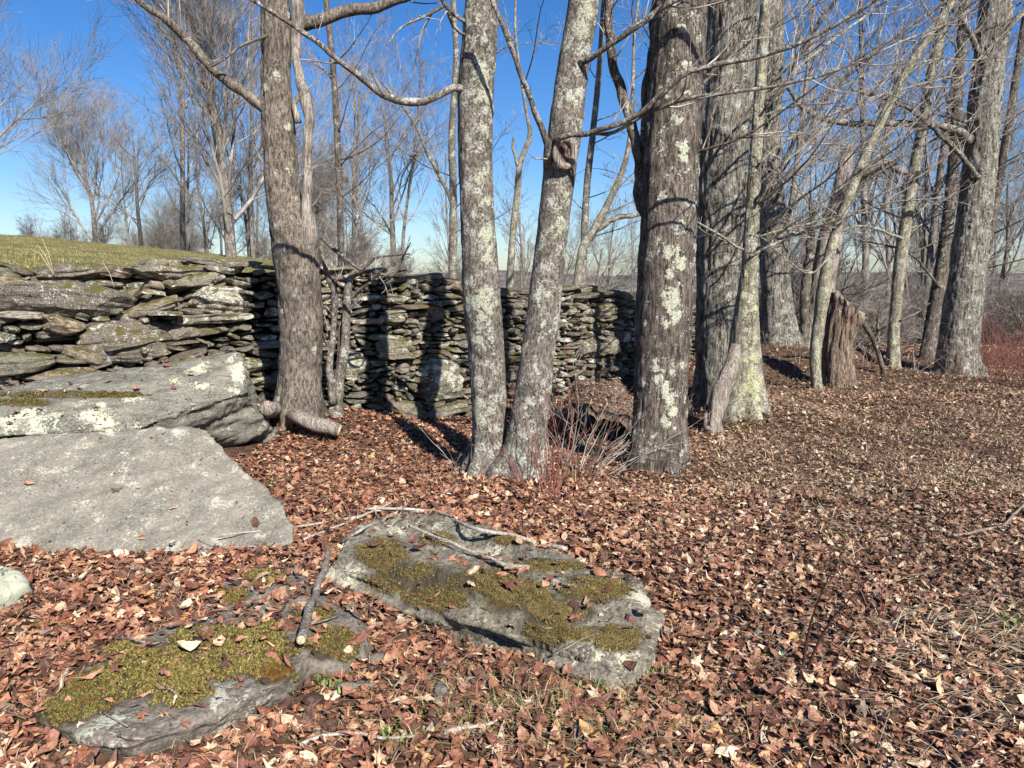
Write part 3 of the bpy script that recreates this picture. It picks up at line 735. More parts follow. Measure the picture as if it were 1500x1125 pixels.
# T1 leaning maple, left
tree('tree', 'thick grey-brown tree with a dead split stem up its right side, leftmost big trunk',
     [(438, 594, 6.8, 62), (440, 540, 6.8, 58), (440, 450, 6.8, 60), (430, 345, 6.8, 62), (416, 290, 6.8, 48), (411, 230, 6.8, 45), (404, 120, 6.8, 40), (403, 0, 6.8, 36)], M_bark1, lrand=14, seed=3, flare=.35, amp=.022, sx=24, sz=7,
     limbs=[dict(p=[(392, 160, 6.75, 16), (350, 128, 6.7, 14), (310, 100, 6.6, 13), (262, 48, 6.5, 12), (232, 22, 6.4, 10), (195, -8, 6.3, 9), (120, -90, 6.2, 7)], d=2.0),
            dict(p=[(428, 40, 6.9, 26), (455, 34, 6.9, 18), (500, 18, 6.9, 16), (560, 6, 6.9, 14), (640, -20, 6.9, 10), (760, -60, 7, 7)], d=3.0, L=.5),
            dict(p=[(440, 430, 6.85, 8), (446, 376, 6.76, 26), (451, 335, 6.70, 24), (449, 290, 6.68, 15), (451, 230, 6.7, 13), (455, 175, 6.7, 14), (450, 145, 6.72, 17), (440, 115, 6.75, 13), (436, 70, 6.8, 14), (437, 20, 6.8, 19), (440, -60, 6.8, 16)], m=M_dead, d=.6),
            dict(p=[(434, 180, 6.75, 10), (432, 150, 6.75, 8), (444, 140, 6.72, 12), (450, 128, 6.7, 8)], m=M_dead, d=.1),
            dict(p=[(392, 50, 6.7, 5), (355, 65, 6.6, 4), (330, 85, 6.5, 3), (310, 98, 6.5, 3)], d=2),
            dict(p=[(472, 348, 6.7, 6), (500, 375, 6.6, 6), (530, 395, 6.5, 5), (548, 378, 6.5, 4), (600, 372, 6.5, 2)], d=6, L=.3, m=M_bark4)])
# T2 left stem of the pair
tree('tree', 'left one of the two close trunks in the centre, straight and blotched with pale lichen',
     [(716, 700, 5.75, 58), (718, 640, 5.75, 50), (714, 540, 5.75, 52), (705, 430, 5.75, 54), (700, 330, 5.75, 50), (696, 230, 5.75, 48), (698, 120, 5.75, 50), (706, 0, 5.75, 46)], M_bark2, lrand=40, seed=5, flare=.42, flh=.16, amp=.008, lbase=.02, lfront=.12,
     lich=[(690, 30, 5.7, 24, .8), (708, 110, 5.65, 20, .9), (712, 140, 5.65, 18, .9), (700, 260, 5.65, 14, .7), (712, 340, 5.65, 20, .9), (695, 345, 5.65, 15, .8), (712, 380, 5.65, 14, .9), (705, 440, 5.65, 24, 1), (708, 465, 5.65, 16, 1), (716, 360, 5.65, 12, .9), (700, 600, 5.65, 22, .9), (708, 615, 5.65, 16, .9), (700, 560, 5.65, 14, .8), (690, 500, 5.65, 12, .6), (700, 500, 5.65, 18, .5)],
     limbs=[dict(p=[(682, 134, 5.7, 12), (662, 132, 5.65, 10), (630, 145, 5.6, 10), (600, 151, 5.5, 11), (560, 138, 5.4, 10), (530, 118, 5.3, 9), (500, 92, 5.2, 8), (440, 45, 5.1, 7), (385, 10, 5.0, 6), (330, -30, 4.9, 5)], d=4.0, L=.45),
            dict(p=[(684, 36, 5.7, 6), (665, 22, 5.6, 6), (650, 5, 5.5, 6), (640, -20, 5.5, 5)], d=6, L=.5, up=-.2), dict(p=[(684, 52, 5.7, 5), (664, 38, 5.6, 5), (655, 10, 5.5, 6)], d=6, L=.5, up=-.2),
            dict(p=[(650, 8, 5.5, 5), (620, 25, 5.4, 4), (590, 38, 5.4, 3), (566, 66, 5.3, 2)], d=6, L=.4, up=-.3)])
# T3 right stem, leaning
tree('tree', 'right one of the two close central trunks, leaning right with a healed knot hole',
     [(758, 728, 5.6, 66), (768, 660, 5.6, 56), (780, 580, 5.6, 52), (790, 500, 5.65, 48), (802, 400, 5.7, 46), (814, 300, 5.7, 44), (826, 200, 5.75, 46), (838, 110, 5.8, 43), (856, 0, 5.8, 43)], M_bark2, arch=(2, 2.9, 3.6, 1.6), lrand=40, seed=8, flare=.45, flh=.18, amp=.008, lbase=0., lfront=.04,
     lich=[(822, 330, 5.6, 14, .9), (833, 290, 5.6, 14, .9), (850, 40, 5.7, 20, .9), (860, 15, 5.7, 20, .9), (815, 480, 5.6, 12, .8), (798, 570, 5.55, 10, .8), (797, 600, 5.55, 10, .9), (793, 640, 5.55, 10, .8), (800, 420, 5.6, 20, .5), (770, 700, 5.5, 10, .8), (805, 550, 5.55, 10, .8), (850, 100, 5.65, 12, .8)],
     limbs=[dict(p=[(806, 225, 5.65, 8), (798, 205, 5.6, 9), (780, 150, 5.5, 8), (758, 100, 5.4, 7), (735, 40, 5.3, 7), (722, 0, 5.3, 6), (700, -60, 5.2, 5)], d=2.5, L=.4),
            dict(p=[(806, 212, 5.6, 9), (822, 200, 5.5, 8), (880, 190, 5.3, 8), (930, 170, 5.2, 8), (965, 140, 5.1, 8), (1010, 105, 5.0, 8), (1090, 88, 4.9, 7), (1180, 60, 4.8, 6), (1250, 20, 4.7, 5), (1320, -20, 4.6, 4)], d=5, L=.7, up=.5),
            dict(p=[(868, 195, 5.4, 6), (900, 192, 5.3, 6), (960, 160, 5.2, 6), (1030, 140, 5.0, 6), (1110, 130, 4.9, 5), (1200, 112, 4.8, 4), (1300, 70, 4.7, 3), (1400, 30, 4.6, 2)], d=5, L=.6, up=.5),
            dict(p=[(850, 92, 5.7, 9), (878, 78, 5.6, 8), (925, 45, 5.5, 8), (985, 5, 5.4, 8), (1040, -30, 5.3, 7)], d=5, L=.7),
            dict(p=[(803, 250, 5.7, 14), (802, 225, 5.6, 13), (806, 205, 5.55, 12)], d=.1)])
kn = atY(828, 224, 5.57); mb = MB()
t_ = np.linspace(0, 2*PI, 40, endpoint=False)
KR = ALLT[-1]
ring = np.stack([kn[0]+-.004+.068*np.cos(t_), kn[1]+.0*t_-.012+.02*np.cos(t_), kn[2]+.098*np.sin(t_)], 1)
ringc = np.vstack([ring, ring[:4]]); tube(mb, ringc, (.026*(1+.22*fbm(ringc*16, 2, 1))), 12, cap=False); mb.at['lichen'] = [np.zeros(mb.n)]
kh = child('knot_hole', mb, M_dead, KR)
mb = MB(); rr_ = np.linspace(1, 0, 6); V = []
for f in rr_: V.append(np.stack([kn[0]-.004+.058*f*np.cos(t_), kn[1]-.020+.02*(1-f)+.0*t_+.02*np.cos(t_), kn[2]+.088*f*np.sin(t_)], 1))
V = np.concatenate(V); V += .008*np.stack([fbm(V*30, 2, 1), fbm(V*30, 2, 2), fbm(V*30, 2, 3)], 1)
mb.add(V, ringfaces(6, 40), lichen=0.); mb.v = [v-np.array(KR.location) for v in mb.v]
o = link('rotten_core', mb.mesh('rotten_core'), M_rot, kh)
# T4 big dark trunk
tree('tree', 'big dark brown trunk with a column of yellow-green lichen patches down its right side',
     [(962, 706, 5.9, 66), (964, 650, 5.9, 74), (968, 560, 5.95, 76), (972, 450, 6.0, 80), (978, 330, 6.0, 78), (985, 200, 6.05, 76), (993, 90, 6.1, 74), (998, 0, 6.1, 72)], M_bark4, arch=(3, 2.4, 3.6, 1.8), lrand=45, seed=13, k=96, flare=.42, flh=.2, amp=.017, sx=26, sz=3.5,
     lich=[(985, 370, 5.75, 20, 1), (998, 385, 5.78, 16, 1), (983, 400, 5.75, 12, .9), (985, 440, 5.75, 22, 1.1), (992, 462, 5.75, 18, 1.1), (975, 475, 5.75, 12, 1), (955, 538, 5.7, 16, 1), (975, 540, 5.7, 15, 1), (990, 545, 5.72, 12, 1), (972, 568, 5.7, 18, 1.1), (980, 585, 5.7, 16, 1.1), (985, 605, 5.7, 15, 1.1), (975, 620, 5.7, 12, 1), (960, 640, 5.7, 8, 1), (965, 290, 5.8, 12, .9), (1000, 215, 5.85, 14, .9), (998, 330, 5.8, 12, .8), (970, 285, 5.8, 10, .9), (1003, 100, 5.9, 14, .8), (985, 5, 5.9, 20, .8), (958, 655, 5.7, 8, .9), (972, 510, 5.72, 8, .9), (995, 420, 5.76, 10, .9)],
     limbs=[dict(p=[(955, 330, 6.15, 22), (940, 290, 6.2, 18), (932, 220, 6.2, 16), (915, 150, 6.3, 15), (898, 80, 6.3, 13), (892, 0, 6.3, 12), (885, -80, 6.3, 10)], d=3, m=M_bark4),
            dict(p=[(946, 300, 6.15, 16), (940, 240, 6.2, 14), (945, 150, 6.2, 14), (958, 60, 6.3, 14), (965, -40, 6.3, 12)], d=3, m=M_bark4)])
# T5 thick furrowed trunk
tree('tree', 'thick furrowed oak-like trunk just right of the dark trunk, at the end of the wall',
     [(1064, 572, 9.0, 76), (1060, 520, 9.0, 74), (1056, 420, 9.0, 68), (1056, 310, 9.0, 67), (1060, 200, 9.0, 70), (1067, 100, 9.0, 70), (1074, 0, 9.0, 68)], M_bark5, lw=.62, arch=(7, 1.8, 4.6, 2.6), lrand=40, seed=17, k=110, flare=.40, flh=.3, amp=.030, sx=20, sz=3.2, lfront=.15,
     limbs=[dict(p=[(1040, 420, 8.7, 4), (1060, 400, 8.3, 4), (1110, 310, 7.9, 5), (1160, 230, 7.7, 5), (1250, 90, 7.5, 5), (1330, -10, 7.3, 4)], d=5, L=.6), dict(p=[(1030, 300, 8.8, 5), (1080, 190, 8.4, 6), (1150, 100, 8.2, 6), (1260, 10, 8, 5)], d=4, L=.7)])
# T6 leaning lichened trunk
tree('tree', 'leaning trunk with a flared yellow-lichened base, in front of the furrowed trunk',
     [(1088, 600, 7.6, 54), (1089, 560, 7.6, 50), (1091, 500, 7.6, 42), (1094, 450, 7.6, 33), (1098, 390, 7.6, 23), (1101, 330, 7.6, 20), (1106, 240, 7.6, 17), (1114, 120, 7.6, 15), (1122, 0, 7.6, 14)], M_bark6, lw=.62, arch=(10, 1.7, 4.8, 2.6), lrand=25, seed=19, flare=.45, flh=.25, amp=.010, lbase=.12, lfront=.2,
     lich=[(1103, 565, 7.45, 32, .7), (1098, 520, 7.45, 26, .6), (1106, 590, 7.45, 20, .6), (1092, 450, 7.45, 26, .6), (1098, 390, 7.45, 20, .5)],
     limbs=[dict(p=[(1108, 300, 7.5, 8), (1150, 240, 7.35, 7), (1220, 180, 7.8, 6), (1300, 110, 7.6, 5), (1380, 20, 7.5, 4)], d=6, L=.8), dict(p=[(1120, 160, 7.5, 8), (1180, 90, 7.3, 7), (1260, 30, 7.8, 6), (1340, -30, 7.7, 5)], d=6, L=.8),
            dict(p=[(1100, 375, 7.45, 7), (1150, 350, 7.8, 6), (1210, 330, 7.5, 5), (1290, 300, 7.3, 4), (1380, 290, 7.1, 2.5)], d=8, L=.6), dict(p=[(1112, 240, 7.5, 6), (1160, 200, 7.8, 6), (1260, 150, 8.1, 5), (1400, 110, 8.4, 4)], d=6, L=.8)])
# gnarled stub at its foot
b0 = [(1046, 640, 7.2, 26), (1048, 612, 7.2, 26), (1056, 580, 7.25, 30), (1066, 556, 7.3, 24), (1074, 530, 7.35, 20), (1078, 505, 7.4, 12)]
tree('tree_stub', 'short gnarled barkless stub leaning at the foot of the yellow lichened trunk', b0, M_dead, seed=23, extend=0, auto=0, flare=.5, flh=.08, lump=.28, amp=.014, cat='stub', k=48,
     limbs=[dict(p=[(1040, 628, 7.15, 8), (1030, 622, 7.1, 7), (1034, 605, 7.05, 4)], d=.1)])
# T7
tree('tree', 'stout rough trunk on the leafy rise behind the leaning lichened trunk',
     [(1140, 494, 12.6, 50), (1137, 440, 12.6, 44), (1133, 380, 12.6, 39), (1132, 310, 12.6, 37), (1124, 230, 12.6, 33), (1131, 100, 12.6, 29), (1131, 0, 12.6, 30)], M_bark5, lw=.62, arch=(10, 1.7, 5.5, 3.2), lrand=25, seed=29, flare=.3, amp=.03, sx=14, sz=4, lfront=.2,
     limbs=[dict(p=[(1130, 300, 12.4, 9), (1160, 210, 12, 9), (1230, 120, 11.6, 8), (1330, 40, 11.3, 7), (1420, -20, 11, 6)], d=5, L=1.0), dict(p=[(1126, 180, 12.4, 9), (1170, 80, 12, 9), (1230, -10, 11.6, 8)], d=5, L=1.0),
            dict(p=[(1138, 350, 12.4, 6), (1190, 330, 12, 5), (1260, 270, 11.6, 5), (1350, 215, 11.3, 4), (1450, 160, 11, 3)], d=6, L=.8)])
# T8 dead snag
tree('dead_snag', 'dead hollow-sided snag leaning right with a snapped top beside a pale broken limb',
     [(1192, 505, 12.6, 36), (1196, 460, 12.6, 34), (1205, 400, 12.6, 32), (1217, 345, 12.6, 28), (1229, 295, 12.6, 24), (1237, 250, 12.6, 20), (1242, 222, 12.6, 10), (1250, 205, 12.6, 2)], M_dead, seed=31, extend=0, auto=0, lump=.22, amp=.03, sx=12, sz=2, cat='dead tree', k=64,
     limbs=[dict(p=[(1228, 300, 12.5, 22), (1248, 268, 12.3, 17), (1270, 250, 12.1, 17), (1298, 240, 12, 15), (1318, 250, 11.9, 10), (1340, 258, 11.8, 3)], d=.3, m=M_dead), dict(p=[(1178, 500, 12.5, 12), (1180, 420, 12.5, 14), (1190, 320, 12.6, 9), (1184, 290, 12.6, 4)], d=3, m=M_bark4)])
# T9 slender lichened tree before the stump
tree('tree', 'slender tree with a crooked pale foot standing directly in front of the broken stump',
     [(1197, 566, 10.0, 15), (1194, 520, 10.0, 15), (1200, 470, 10.0, 17), (1206, 420, 10.0, 18), (1216, 370, 10.0, 15), (1228, 330, 10.0, 14), (1250, 270, 10, 13), (1285, 190, 10, 12), (1330, 100, 10, 11), (1395, 0, 10, 10)], M_bark6, lw=.62, arch=(9, 1.7, 5, 2.4), seed=37, flare=.3, flh=.1, amp=.006, k=36, lbase=.2, lfront=.2, extend=4, auto=5,
     limbs=[dict(p=[(1212, 380, 9.9, 5), (1180, 400, 9.8, 4), (1120, 350, 9.6, 3)], d=5, L=.4), dict(p=[(1228, 330, 9.9, 6), (1280, 290, 9.7, 5), (1360, 250, 9.5, 4), (1460, 160, 9.3, 3)], d=6, L=.8), dict(p=[(1260, 250, 9.9, 6), (1330, 190, 9.7, 5), (1430, 90, 9.5, 4), (1500, 20, 9.4, 3)], d=6, L=.8)])
# stump
sp_ = [(1228, 566, 10.5, 46), (1227, 530, 10.5, 38), (1230, 495, 10.5, 38), (1237, 468, 10.5, 42), (1242, 452, 10.5, 46)]
W = np.array(limb3(sp_, 0)); g = gz1(W[0, 0], W[0, 1]); root = empty('stump', (W[0, 0], W[0, 1], g), 'broad rotting stump with a slanted cut top and orange-brown split sides', 'stump')
b = W[0].copy(); b[2] = g-.1; mb = MB(); P, r = trunk_geo(mb, [b, *W], k=96, seed=41, amp=.05, sx=17, sz=1.6, lump=.14, flare=.12, flh=.12, ground=g)
V = mb.v[0]; n_ = len(V)//96
tilt = np.clip((V[:, 2]-g)/.95, 0, 1)**3; V[:, 2] -= tilt*((V[:, 0]-W[-1, 0])*.55-(V[:, 1]-W[-1, 1])*.25)
an = np.arctan2(V[:, 1]-W[-1, 1], V[:, 0]-W[-1, 0]); V[:, 2] += np.clip((V[:, 2]-g)/.95, 0, 1)**6*.16*np.abs(fbm(np.stack([np.cos(an)*5, np.sin(an)*5, an*0], 1), 3, 3))
mb.v[1] = V[-96:].mean(0)[None]; top_ring = V[-96:].copy()
child('trunk', mb, M_rot, root)
mb = MB(); c = top_ring.mean(0); vv = [c+(top_ring-c)*f+np.array([0, 0, .012+.02*(1-f)]) for f in (.97, .75, .5, .25, .05)]
vv = np.concatenate(vv); vv[:, 2] += .02*fbm(vv*9, 3, 5); mb.add(vv, ringfaces(5, 96), lichen=0.); child('cut_top', mb, M_dead, root)
# right-hand trees
tree('tree', 'slim straight trunk right of the stump with a stub branch low on its right side',
     [(1308, 543, 12.3, 20), (1310, 480, 12.3, 16), (1319, 380, 12.3, 17), (1333, 290, 12.3, 15), (1346, 210, 12.3, 14), (1364, 110, 12.3, 13), (1388, 0, 12.3, 12)], M_bark6, lw=.62, arch=(9, 1.7, 6, 3.0), lrand=25, seed=43, k=48, amp=.008, lbase=.12, lfront=.2, flare=.3, auto=5,
     limbs=[dict(p=[(1318, 470, 12.2, 5), (1345, 458, 12.1, 4), (1362, 444, 12, 3)], d=.5), dict(p=[(1345, 215, 12.2, 7), (1375, 140, 12, 7), (1420, 60, 11.8, 6), (1470, 0, 11.6, 5)], d=5, L=.9), dict(p=[(1322, 350, 12.2, 6), (1260, 330, 12, 5), (1210, 350, 11.8, 4), (1160, 340, 11.6, 3)], d=6, L=.6)])
tree('tree', 'dark slanting trunk close on the left of the broad pale trunk at the right',
     [(1358, 532, 13.2, 20), (1366, 470, 13.2, 19), (1380, 390, 13.2, 18), (1390, 310, 13.2, 16), (1398, 220, 13.2, 14), (1404, 120, 13.2, 13), (1412, 0, 13.2, 12)], M_bark4, lw=.62, arch=(7, 1.6, 6, 2.8), seed=47, k=48, amp=.010, flare=.3, auto=4, extend=4, limbs=[dict(p=[(1376, 420, 13.1, 6), (1330, 370, 13, 5), (1250, 350, 12.8, 3)], d=6, L=.6)])
tree('tree', 'broad pale furrowed trunk at the right with a long crooked limb reaching left',
     [(1402, 552, 11.8, 54), (1402, 510, 11.8, 49), (1411, 440, 11.8, 48), (1424, 340, 11.8, 44), (1436, 240, 11.8, 42), (1446, 120, 11.8, 40), (1460, 0, 11.8, 39)], M_bark5, arch=(12, 1.6, 6, 3.4), lrand=40, seed=53, k=96, amp=.022, sx=18, sz=5, flare=.35, flh=.3, lbase=.05, lfront=.3,
     limbs=[dict(p=[(1418, 204, 11.7, 16), (1400, 192, 11.5, 12), (1360, 183, 11.3, 9), (1300, 181, 11.1, 9), (1240, 180, 11, 9), (1200, 172, 10.9, 8), (1170, 150, 10.8, 6), (1150, 120, 10.7, 4)], d=3, L=.6),
            dict(p=[(1432, 260, 11.6, 8), (1400, 220, 11.3, 7), (1330, 160, 11, 6), (1250, 130, 10.7, 4)], d=5, L=.7), dict(p=[(1440, 100, 11.7, 10), (1480, 40, 11.5, 8), (1530, -20, 11.4, 6)], d=4, L=.8), dict(p=[(1440, 90, 11.6, 8), (1410, 30, 11.4, 8), (1370, -10, 11.3, 7)], d=5, L=.8)])
tree('tree', 'thin dark trunk leaning right immediately behind the broad pale trunk',
     [(1424, 540, 13.0, 15), (1434, 450, 13, 13), (1448, 350, 13, 12), (1466, 250, 13, 11), (1486, 130, 13, 10), (1506, 0, 13, 9)], M_bark4, arch=(8, 1.4, 6, 3.0), seed=59, k=40, amp=.006, auto=4, extend=3, flare=.3)
# young gnarled cluster right of T1
tree('young_tree', 'gnarled many-stemmed young tree with a tangled dark top just right of the first big trunk',
     [(490, 600, 7.0, 20), (496, 560, 7.0, 16), (505, 510, 7.0, 13), (508, 450, 7.0, 12), (512, 410, 7.0, 11), (530, 392, 7.0, 9), (550, 370, 7.0, 6)], M_bark2, seed=61, k=32, extend=0, auto=0, amp=.006, flare=.5, flh=.08, cat='young tree', lbase=.15,
     limbs=[dict(p=[(488, 590, 6.95, 14), (484, 540, 6.9, 11), (488, 480, 6.9, 9), (490, 430, 6.9, 10), (480, 400, 6.9, 8), (470, 360, 6.9, 5)], d=5, L=.3), dict(p=[(498, 540, 7.0, 9), (500, 480, 7.1, 8), (520, 430, 7.1, 6), (560, 405, 7.1, 4), (596, 395, 7.1, 2)], d=14, L=.35, m=M_bark4),
            dict(p=[(512, 412, 7, 7), (480, 404, 7, 5), (455, 380, 7, 3)], d=14, L=.3, m=M_bark4), dict(p=[(515, 405, 7, 6), (545, 398, 7, 5), (575, 404, 7, 4), (588, 380, 7, 3), (602, 355, 7, 1.5)], d=16, L=.3, m=M_bark4)])
# thin pale trees standing behind the wall
def midtree(label, pts, mat, seed, limbs=(), **kw):
    return tree('tree', label, pts, mat, seed=seed, k=20, limbs=limbs, flare=.2, amp=.006, auto=5, extend=3, **kw)
midtree('thin forked grey tree beyond the wall in the gap left of the two close trunks', [(662, 420, 16, 13), (664, 300, 16, 11), (662, 200, 16, 10), (668, 90, 16, 8), (664, 0, 16, 7)], M_bark2, 71, limbs=[dict(p=[(664, 300, 16, 6), (625, 220, 16, 5), (600, 170, 16, 4), (560, 120, 16, 3)], d=4, L=1.)], arch=(6, 1.8, 6, 2.4))
midtree('pale crooked half-dead tree beyond the wall seen between the two close trunks', [(742, 430, 15, 12), (750, 360, 15, 10), (757, 290, 15, 9), (762, 240, 15, 8), (776, 200, 15, 7), (772, 170, 15, 5)], M_bark6, 73, limbs=[dict(p=[(760, 245, 15, 5), (752, 220, 15, 4), (753, 200, 15, 3)], d=2)])
midtree('pale tree with a limb forking right beyond the wall, left of the dark trunk', [(838, 428, 14, 13), (850, 380, 14, 12), (868, 340, 14, 12), (890, 300, 14, 10), (915, 240, 14, 8), (925, 180, 14, 6)], M_bark6, 79, limbs=[dict(p=[(868, 340, 14, 10), (900, 320, 14, 8), (932, 315, 14, 6), (960, 300, 14, 4)], d=4)], arch=(5, 1.4, 5, 2.2))
midtree('thin upright grey tree beyond the wall just left of the dark trunk', [(852, 430, 17, 11), (858, 300, 17, 10), (868, 200, 17, 9), (878, 100, 17, 8), (885, 0, 17, 7)], M_bark2, 83, arch=(6, 1.5, 6, 2.4))
midtree('thin rough tree with drooping twigs right of the first big trunk, beyond the wall', [(498, 400, 15, 11), (498, 300, 15, 9), (494, 200, 15, 9), (488, 100, 15, 8), (478, 0, 15, 8)], M_bark4, 89, twig_dens=6, arch=(8, 1.8, 6, 2.2))
# ------------------------------------------------------------------ background trees (prototypes, copied)
def grow(mbt, mbc, p, d, L, r, lvl, rng, P, first=False):
    n = 9 if lvl >= 3 else 6
    pts = [p]; dd = d
    for q in range(n-1):
        dd = unit(dd+rng.normal(size=3)*P['w']*(.5 if first else 1)+np.array([0, 0, P['up']*(.4 if first else 1)])); pts.append(pts[-1]+dd*L/(n-1))
    pts = np.array(pts); rr = r*(1-np.linspace(0, 1, n)*(.6 if not first else .65)); rr = np.maximum(rr, .004)
    t = mbt if first else mbc
    n0 = t.n; tube(t, pts, rr, 10 if first else (5 if lvl >= 3 else (4 if lvl == 2 else 3)), cap=False); t.at.setdefault('lichen', []).append(np.zeros(t.n-n0))
    if lvl <= 0: return
    nc = P['n'][lvl]
    for c in range(nc):
        f = P['f0'] if first else .2; f = f+(1-f)*(c+rng.rand())/nc
        i = min(n-2, int(f*(n-1))); fr = f*(n-1)-i; q = pts[i]*(1-fr)+pts[i+1]*fr; tg = unit(pts[i+1]-pts[i])
        sd = rng.normal(size=3); sd = unit(sd-tg*sd.dot(tg)); a = P['a']*rng.uniform(.6, 1.3)
        nd = unit(tg*math.cos(a)+sd*math.sin(a))
        grow(mbt, mbc, q, nd, L*P['l']*rng.uniform(.6, 1.15)*(1-.35*f), rr[i]*P['rr'], lvl-1, rng, P)
PROT = {
    'vase': dict(H=6.5, r=.15, lvl=4, w=.09, up=.07, n=[0, 7, 8, 8, 13], f0=.10, a=.58, l=.80, rr=.46),
    'tall': dict(H=11, r=.125, lvl=4, w=.05, up=.10, n=[0, 5, 6, 7, 16], f0=.2, a=.75, l=.40, rr=.40),
    'tall2': dict(H=12, r=.105, lvl=4, w=.07, up=.14, n=[0, 5, 6, 7, 14], f0=.25, a=.55, l=.42, rr=.42),
    'broad': dict(H=7.5, r=.15, lvl=4, w=.10, up=.05, n=[0, 6, 7, 7, 11], f0=.2, a=.70, l=.66, rr=.44),
    'bush': dict(H=3.2, r=.05, lvl=3, w=.14, up=.02, n=[0, 6, 7, 12], f0=.05, a=.70, l=.62, rr=.6)}
protos = {}
for i, (nm, P_) in enumerate(PROT.items()):
    for var in range(2):
        rng = RS(900+i*7+var); t, c = MB(), MB()
        if nm == 'bush':
            for q in range(5): grow(t, c, np.array([rng.normal()*.15, rng.normal()*.15, 0]), unit(np.array([rng.normal()*.4, rng.normal()*.4, 1])), P_['H']*rng.uniform(.6, 1), P_['r'], P_['lvl'], rng, P_, True)
        else: grow(t, c, np.array([0, 0, -.3]), np.array([0, 0, 1.]), P_['H'], P_['r'], P_['lvl'], rng, P_, True)
        protos[nm, var] = (t.mesh('trunk'), c.mesh('crown')); protos[nm, var][0].materials.append(M_far); protos[nm, var][1].materials.append(M_twigd)
def bg(px, Y, kind, scale, rz, label, z=None, name='bare_tree', cat='tree', group='bare trees in the background woods', lean=0.):
    x = (px-750)/F*Y
    if z is None:
        z = gz1(x, Y)
        if x < wallX(Y): z = max(z, float(zfield(np.array([x]), np.array([Y]))[0]))
    r = empty(name, (x, Y, z-.05), label, cat, group); r.rotation_euler = (0, lean, rz); r.scale = (scale,)*3
    t, c = protos[kind, int(rz*10) % 2]
    link('trunk', t, None, r); link('crown', c, None, r)
def wallX(Y): return np.interp(Y, [4.6, 5.5, 6.3, 7.2, 7.9, 8.4, 9.8, 12.5, 17.5, 30], [-8.5, -6.4, -4.3, -3.3, -2.5, -1.15, .9, 3.3, 5.9, 9])
for a in [
    (150, 40, 'vase', 1.0, .3, 'wide vase-shaped bare tree alone against the sky, above the grassy crest'),
    (-70, 24, 'vase', 1.15, 1.1, 'bare tree reaching in from the left edge over the field crest'),
    (118, 60, 'tall2', .5, 2.0, 'small thin tree far off between the left edge tree and the vase-shaped one'),
    (215, 36, 'broad', .72, 2.2, 'small bushy bare tree at the right foot of the vase-shaped tree'),
    (275, 34, 'tall', 1.05, .5, 'tall bare tree with upswept limbs left of the first big trunk'),
    (345, 26, 'vase', 1.3, 1.5, 'dense many-limbed dark tree right behind the first big trunk'),
    (375, 32, 'tall2', 1.0, 2.7, 'tall narrow bare tree showing just left of the first big trunk')]: bg(*a)
rg = RS(77); W_L = 'bare grey tree in the woods beyond the field and wall, one of many alike'; W_R = 'bare grey tree in the dense woods at the right, one of many alike'
for i in range(20):
    px = rg.uniform(180, 480); Y_ = rg.uniform(36, 62); bg(px, Y_, rg.choice(['tall', 'tall2', 'broad', 'vase']), rg.uniform(.55, .95), rg.uniform(0, 6.2), W_L)
for i in range(16):
    px = rg.uniform(-250, 240); Y_ = rg.uniform(60, 80); bg(px, Y_, rg.choice(['tall2', 'broad', 'vase']), rg.uniform(.4, .62), rg.uniform(0, 6.2), W_L)
for i in range(20):
    px = rg.uniform(470, 1020); Y_ = rg.uniform(28, 60); bg(px, Y_, rg.choice(['tall', 'tall2', 'tall2', 'broad']), rg.uniform(.5, 1.0), rg.uniform(0, 6.2), W_L)
for i in range(38):
    px = rg.uniform(1010, 1950); Y_ = rg.uniform(22, 62); bg(px, Y_, rg.choice(['tall', 'tall2', 'broad', 'vase'], p=[.35, .3, .2, .15]), rg.uniform(.7, 1.25), rg.uniform(0, 6.2), W_R, group='bare trees in the right-hand woods', lean=rg.uniform(-.05, .15))
B_R = 'low leafless thicket bush at the edge of the right-hand woods, one of many alike'; B_L = 'low leafless bush on the far side of the wall and field, one of many alike'
for i in range(95):
    px = rg.uniform(1110, 1950); Y_ = rg.uniform(15.5, 34); bg(px, Y_, 'bush', rg.uniform(.4, .8), rg.uniform(0, 6.2), B_R, name='bare_bush', cat='bush', group='leafless thicket bushes at the right')
for i in range(46):
    px = rg.uniform(-150, 1080); Y_ = rg.uniform(34, 60) if px < 480 else rg.uniform(18, 42); bg(px, Y_, 'bush', rg.uniform(.3, .6), rg.uniform(0, 6.2), B_L, name='bare_bush', cat='bush', group='leafless bushes beyond the wall')
# far shed
p = atY(252, 357, 66); r = empty('shed', (p[0], 66, p[2]-2.2), 'long low white building far beyond the field, glimpsed through the trees', 'building')
def box(mb, x0, x1, y0, y1, z0, z1):
    v = np.array([[x, y, z] for z in (z0, z1) for y in (y0, y1) for x in (x0, x1)]); mb.add(v, [[0, 1, 5, 4], [1, 3, 7, 5], [3, 2, 6, 7], [2, 0, 4, 6], [4, 5, 7, 6], [2, 3, 1, 0]])
mb = MB(); box(mb, -2.2, 2.2, 0, 3, 0, 2.2); link('wall', mb.mesh('wall', False), M_white, r)
mb = MB(); mb.add([[-2.4, -.3, 2.15], [2.4, -.3, 2.15], [2.4, 1.5, 3.0], [-2.4, 1.5, 3.0], [2.4, 3.3, 2.15], [-2.4, 3.3, 2.15]], [[0, 1, 2, 3], [3, 2, 4, 5], [0, 5, 4, 1]], [[0, 3, 5], [1, 4, 2]]); link('roof', mb.mesh('roof', False), M_roof, r)
